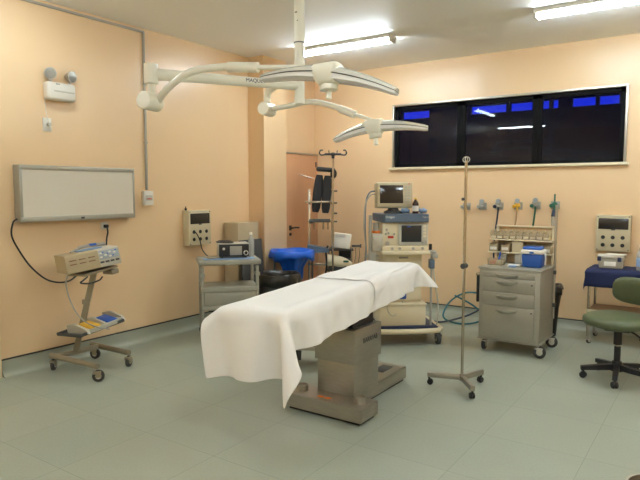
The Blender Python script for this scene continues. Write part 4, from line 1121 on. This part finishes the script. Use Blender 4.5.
# ------------------------------------------------------------------ gas outlets on the back wall
oul = ['bare grey gas outlet half hidden by the infusion pole', 'grey gas outlet without hose, second from the infusion pole', 'gas outlet with dark blue knob and hose', 'gas outlet with yellow valve', 'gas outlet with green collar and green hose', 'green gas outlet with hanging flask above the riser pole']
okm = ['grey', 'grey', 'darkblue', 'yellow', 'hosegreen', 'hosegreen']
obm = ['grey', 'grey', 'paintsteel', 'yellow', 'paintsteel', 'hosegreen']
for i, (x, z) in enumerate(((-2.70, 1.405), (-2.492, 1.41), (-2.285, 1.415), (-2.055, 1.42), (-1.844, 1.43), (-1.628, 1.435))):
    t = thing('gas_outlet', oul[i], 'gas outlet', (x, YB, z), 0, 'wall gas outlets')
    B().b2(-.05, .05, -.012, 0, -.045, .045, .004).build('wall_plate', 'grey', t)
    b = B(); b.cyl((0, -.012, .01), (0, -.06, .01), .026, seg=18); b.cyl((-.035, -.05, .0), (.035, -.05, .0), .014, seg=14); b.build('valve_body', obm[i], t)
    b = B(); b.lathe([(0, 0), (.021, 0), (.023, .013), (.017, .025), (0, .025)], (-.03 if i % 2 else -.035, -.06, -.005), (-.3, -1, 0), 18); b.build('valve_knob', okm[i], t)
    if 0 < i < 5:
        b = B(); b.lathe([(.0, -.014), (.028, -.014), (.031, 0), (.028, .014), (0, .014)], (0, -.05, .062), (0, -1, 0), 20); go = b.build('pressure_gauge', 'alu', t)
        B().cyl((0, -.0645, .062), (0, -.0655, .062), .022, seg=18).build('gauge_face', 'panelgrey', go)
        B().cyl((0, -.05, .02), (0, -.05, .04), .009, seg=10).build('gauge_stem', 'alu', t)
    b = B(); b.cyl((0, -.05, -.05), (0, -.05, 0), .011, seg=12); b.build('nozzle', okm[i] if i > 1 else 'grey', t)
    if i == 5:
        b = B(); b.cyl((0, -.05, -.13), (0, -.05, -.05), .035, .02, seg=18); b.build('flask_cap', 'darkblue', t)
        b = B(); b.cyl((0, -.05, -.24), (0, -.05, -.13), .03, seg=18); b.build('flask', 'cleartub', t)
        b = B(); b.cyl((0, -.045, .04), (0, -.045, .13), .009, seg=10); b.build('flow_tube', 'hosegreen', t)
for x, z, mt, lab in ((-2.285, 1.365, 'darkblue', 'dark blue hose dropping from its wall outlet behind the riser'), (-2.055, 1.37, 'tanhose', 'tan hose dropping from the yellow-valve wall outlet'), (-1.844, 1.38, 'hosegreen', 'green hose dropping from its wall outlet behind the riser')):
    o = B().tube([(0, -.05, 0), (-.01, -.055, -.12), (-.035, -.05, -.35), (-.04, -.06, -.8), (-.02, -.08, -1.15), (.0, -.12, -z + .02)], .011, smooth=6).build('gas_hose', mt, loc=(x, YB, z)); tag(o, lab, 'hose', 'hoses of the wall outlets')
# hoses looped on the floor between machine and cart
def hose(pts, mt, lab):
    P0 = Vector(pts[0]); o = B().tube([Vector(p) - P0 for p in pts], .011, smooth=8, seg=8).build('floor_hose', mt, loc=P0); tag(o, lab, 'hose', 'looped hoses on the floor')
hose([(-2.33, 7.12, .30), (-2.45, 7.10, .33), (-2.62, 7.05, .33), (-2.78, 6.95, .22), (-2.80, 6.78, .06), (-2.62, 6.70, .014), (-2.40, 6.74, .03), (-2.22, 6.85, .12), (-2.10, 6.95, .2), (-2.02, 7.0, .25)], 'teal', 'teal hose in a wide loop rising off the floor by the back wall')
hose([(-2.95, 6.66, .014), (-2.75, 6.64, .02), (-2.5, 6.78, .10), (-2.3, 6.9, .22), (-2.1, 6.98, .28), (-2.0, 7.0, .30)], 'darkblue', 'dark blue hose slanting up from the machine to the cart')
hose([(-2.72, 6.95, .30), (-2.5, 6.92, .22), (-2.3, 6.86, .12), (-2.12, 6.80, .06), (-2.0, 6.78, .04)], 'teal', 'thin teal hose crossing over the wide loop')

# ------------------------------------------------------------------ table under navy cloth
RT = Vector((-1.145, 6.60, 0))
rt = thing('side_table', 'steel-legged side table with brown lower shelf under the power panel', 'table', RT)
tw2, td2 = 1.0, .42
for x in (.02, tw2 - .02):
    for y in (.02, td2 - .02):
        B().cyl((x, y, .07), (x, y, .775), .013, seg=12).build('leg', 'chrome', rt)
        caster(rt, x, y, .028, .075, .8, 'rubber', 'grey', .018)
B().b2(0, tw2, 0, td2, .77, .79, .004).build('table_top', 'chrome', rt)
B().b2(.01, tw2 - .01, .01, td2 - .01, .345, .365, .004).build('lower_shelf', 'shelfwood', rt)
b = B(); b.b2(0, tw2, -.002, .012, .335, .368, .003); b.build('shelf_rail', 'beige', rt)
# cloth
def tablecloth():
    bm = B(); nx, ny = 40, 20; g = []
    for j in range(ny + 1):
        row = []
        for i in range(nx + 1):
            u = -.17 + (tw2 + .34) * i / nx; v = -.19 + (td2 + .25) * j / ny
            x = min(max(u, -.008), tw2 + .008); y = min(max(v, -.008), td2 + .008); z = .794
            dx = max(0, -.008 - u, u - tw2 - .008); dy = max(0, -.008 - v)
            z -= max(dx, dy) * (1 if max(dx, dy) > 0 else 0) + (min(dx, dy) * .25)
            if dy > 0: y -= .012 + .010 * math.sin(i * .9) * dy / .17
            if dx > 0: x += (-1 if u < 0 else 1) * (.012 + .008 * math.sin(j * 1.1) * dx / .15)
            z += .0015 * math.sin(i * 1.7) * math.sin(j * 1.3) if dx == 0 and dy == 0 else 0
            row.append(bm.bm.verts.new((x, y, z)))
        g.append(row)
    for j in range(ny):
        for i in range(nx): bm.bm.faces.new((g[j][i], g[j][i + 1], g[j + 1][i + 1], g[j + 1][i]))
    return bm
o = tablecloth().build('table_cloth', 'navy', loc=RT, ang=70); tag(o, 'navy blue cloth hanging over the side table', 'tablecloth')
s = o.modifiers.new('t', 'SOLIDIFY'); s.thickness = .003; s.offset = -1
pc = thing('storage_box', 'clear lidded storage box with white label on the navy cloth', 'storage box', RT + Vector((.20, .19, .7965)))
b = B(); b.box((0, 0, .052), (.225, .17, .10), .012, None, 3, taper=(1.05, 1.05)); b.build('tub', 'cleartub', pc)
b = B(); b.box((0, 0, .112), (.25, .19, .020), .006, None, 2); b.build('lid', 'cleartub', pc)
for x in (-.105, .085): B().box((x, -.099, .10), (.035, .012, .045), .003).build('clip', 'navyplastic', pc)
B().box((-.005, -.0885, .05), (.11, .003, .045), .001, (R(-2), 0, 0)).build('box_label', 'paper', pc)
B().box((0, 0, .045), (.20, .14, .08), .01).build('box_contents', 'tan', pc)
for k, (dx_, ang_, lab) in enumerate(((-.01, .05, 'lower white paper sheaf on the clear storage box'), (.03, -.08, 'upper white paper sheaf on the clear storage box'))):
    o = B().box((0, 0, .006), (.24 - .05 * k, .17, .011), .002).build('paper_sheaf', 'paper', loc=RT + Vector((.20 + dx_, .19, .9195 + .0125 * k))); o.rotation_euler = (0, 0, ang_)
    tag(o, lab, 'papers')
bottle('water_bottle', 'clear plastic water bottle on the navy cloth by the storage box', RT + Vector((.47, .14, .7965)), .038, .26, 'clear', 'white', 'bluepaper')

# ------------------------------------------------------------------ green stool
SG = Vector((-.69, 5.47, 0)); sa = R(240)
sg = thing('surgeon_stool', 'olive green vinyl swivel stool with backrest on a black star base', 'stool', SG)
B().cyl((0, 0, .10), (0, 0, .29), .026, seg=18).build('gas_column', 'black', sg)
B().cyl((0, 0, .28), (0, 0, .45), .018, seg=16).build('piston', 'chrome', sg)
B().cyl((0, 0, .305), (0, 0, .455), .033, seg=18).build('column_sleeve', 'black', sg)
B().cyl((0, 0, .075), (0, 0, .16), .045, .038, seg=20).build('star_hub', 'black', sg)
b1 = R(203)
for k in range(5):
    a = b1 + 2 * PI * k / 5; u = Vector((math.cos(a), math.sin(a), 0)); v_ = Vector((-u.y, u.x, 0))
    secs = []
    for t in (0.03, .15, .285):
        h_ = .026 - .035 * (t - .03) ; w_ = .024 - .02 * (t - .03); z_ = .112 - .10 * (t - .03)
        secs.append([u * t + v_ * w_ + Vector((0, 0, z_ + h_)), u * t - v_ * w_ + Vector((0, 0, z_ + h_)), u * t - v_ * w_ + Vector((0, 0, z_ - h_)), u * t + v_ * w_ + Vector((0, 0, z_ - h_))])
    B().loft(secs).build('star_leg', 'black', sg)
    cs = B(); cs.cyl(u * .265 + Vector((0, 0, .03)), u * .265 + Vector((0, 0, .075)), .009, seg=10); cs.sph(u * .265 + Vector((0, 0, .04)), .022, 12); co = cs.build('caster', 'black', sg)
    ca = a + 1.1 + k; cu = Vector((math.cos(ca), math.sin(ca), 0))
    for s_ in (-1, 1): B().lathe([(0, -.009), (.024, -.009), (.028, -.003), (.028, .003), (.024, .009), (0, .009)], u * .265 + Vector((0, 0, .028)) + cu * .014 * s_, cu, 18).build('wheel', 'black', co)
B().b2(-.10, .10, -.085, .085, .425, .47, .012).build('tilt_plate', 'black', sg)
B().tube([(.06, -.03, .445), (.13, -.06, .425), (.19, -.08, .39)], .008, smooth=4).build('height_lever', 'black', sg)
B().sph((.195, -.082, .385), .022, 12, (1.3, 1, .8)).build('lever_knob', 'black', sg)
sd = Vector((math.cos(sa), math.sin(sa), 0)); sv = Vector((-sd.y, sd.x, 0))   # sd: forward of the seat
secs = []
for z, k_ in ((.472, .82), (.478, .93), (.505, 1.0), (.535, .985), (.552, .90), (.558, .70), (.556, .35)):
    ring = []
    for q in range(36):
        a = 2 * PI * q / 36; cc, ss = math.cos(a), math.sin(a)
        rr = math.copysign(abs(cc) ** .75, cc), math.copysign(abs(ss) ** .75, ss)
        edge = .010 * cc if k_ > .8 else 0
        ring.append(sd * rr[0] * .25 * k_ + sv * rr[1] * .265 * k_ + Vector((0, 0, z + .0 - .012 * max(0, cc) * k_)))
    secs.append(ring)
B().loft(secs).build('seat', 'green', sg, ang=60)
bkc = -sd * .25 + Vector((0, 0, .735))
secs = []
for d_, k_ in ((-.035, .80), (-.028, .95), (-.005, 1.0), (.02, .95), (.03, .80), (.034, .45)):
    ring = []
    for q in range(36):
        a = 2 * PI * q / 36; cc, ss = math.cos(a), math.sin(a)
        sx = math.copysign(abs(cc) ** .6, cc) * .245 * k_; sz = math.copysign(abs(ss) ** .6, ss) * (.118 * k_)
        ring.append(bkc + sv * sx + Vector((0, 0, sz)) + sd * (d_ + .45 * sx * sx))
    secs.append(ring)
B().loft(secs).build('backrest', 'green', sg, ang=60)
B().tube([-sd * .05 + Vector((0, 0, .455)), -sd * .24 + Vector((0, 0, .45)), -sd * .30 + Vector((0, 0, .50)), -sd * .298 + Vector((0, 0, .73))], .017, smooth=5).build('back_bar', 'black', sg)
B().box(-sd * .292 + Vector((0, 0, .74)), (.05, .10, .14), .01, (0, 0, sa)).build('back_bracket', 'black', sg)

# ------------------------------------------------------------------ pail corner at the picture edge
pl = thing('steel_pail', 'steel pail with brown inside at the bottom corner of the picture', 'pail', (-.19, 3.0, 0))
B().lathe([(0, 0), (.10, 0), (.105, .01), (.125, .24), (.132, .245), (.132, .255), (.12, .255), (.10, .03), (0, .03)], seg=30).build('pail', 'alu', pl)
B().lathe([(0, .04), (.101, .04), (.113, .20), (.108, .20), (.097, .05), (0, .05)], seg=30).build('liner', 'shelfwood', pl)

# ------------------------------------------------------------------ camera
cam = bpy.data.cameras.new('camera'); co = bpy.data.objects.new('camera', cam); COL.objects.link(co)
fpx, hor = 589.0, 191.0
cam.sensor_width = 36.0; cam.lens = fpx / 640 * 36.0
cam.clip_start = 0.05; cam.clip_end = 100
pitch = math.atan((240 - hor) / fpx); yaw = math.atan(405 / math.hypot(fpx, 49))
co.location = (0, 0, 1.6); co.rotation_euler = (PI / 2 - pitch, 0, yaw)
SC.camera = co
vs = SC.view_settings
vs.view_transform = 'Standard'
try: vs.look = 'None'
except Exception: pass
vs.gamma = 1.0; vs.use_curve_mapping = False; vs.exposure = 1.1
SC.cycles.use_denoising = True
SC.cycles.max_bounces = 10
SC.cycles.diffuse_bounces = 6
SC.cycles.caustics_reflective = False; SC.cycles.caustics_refractive = False
SC.cycles.sample_clamp_indirect = 6.0
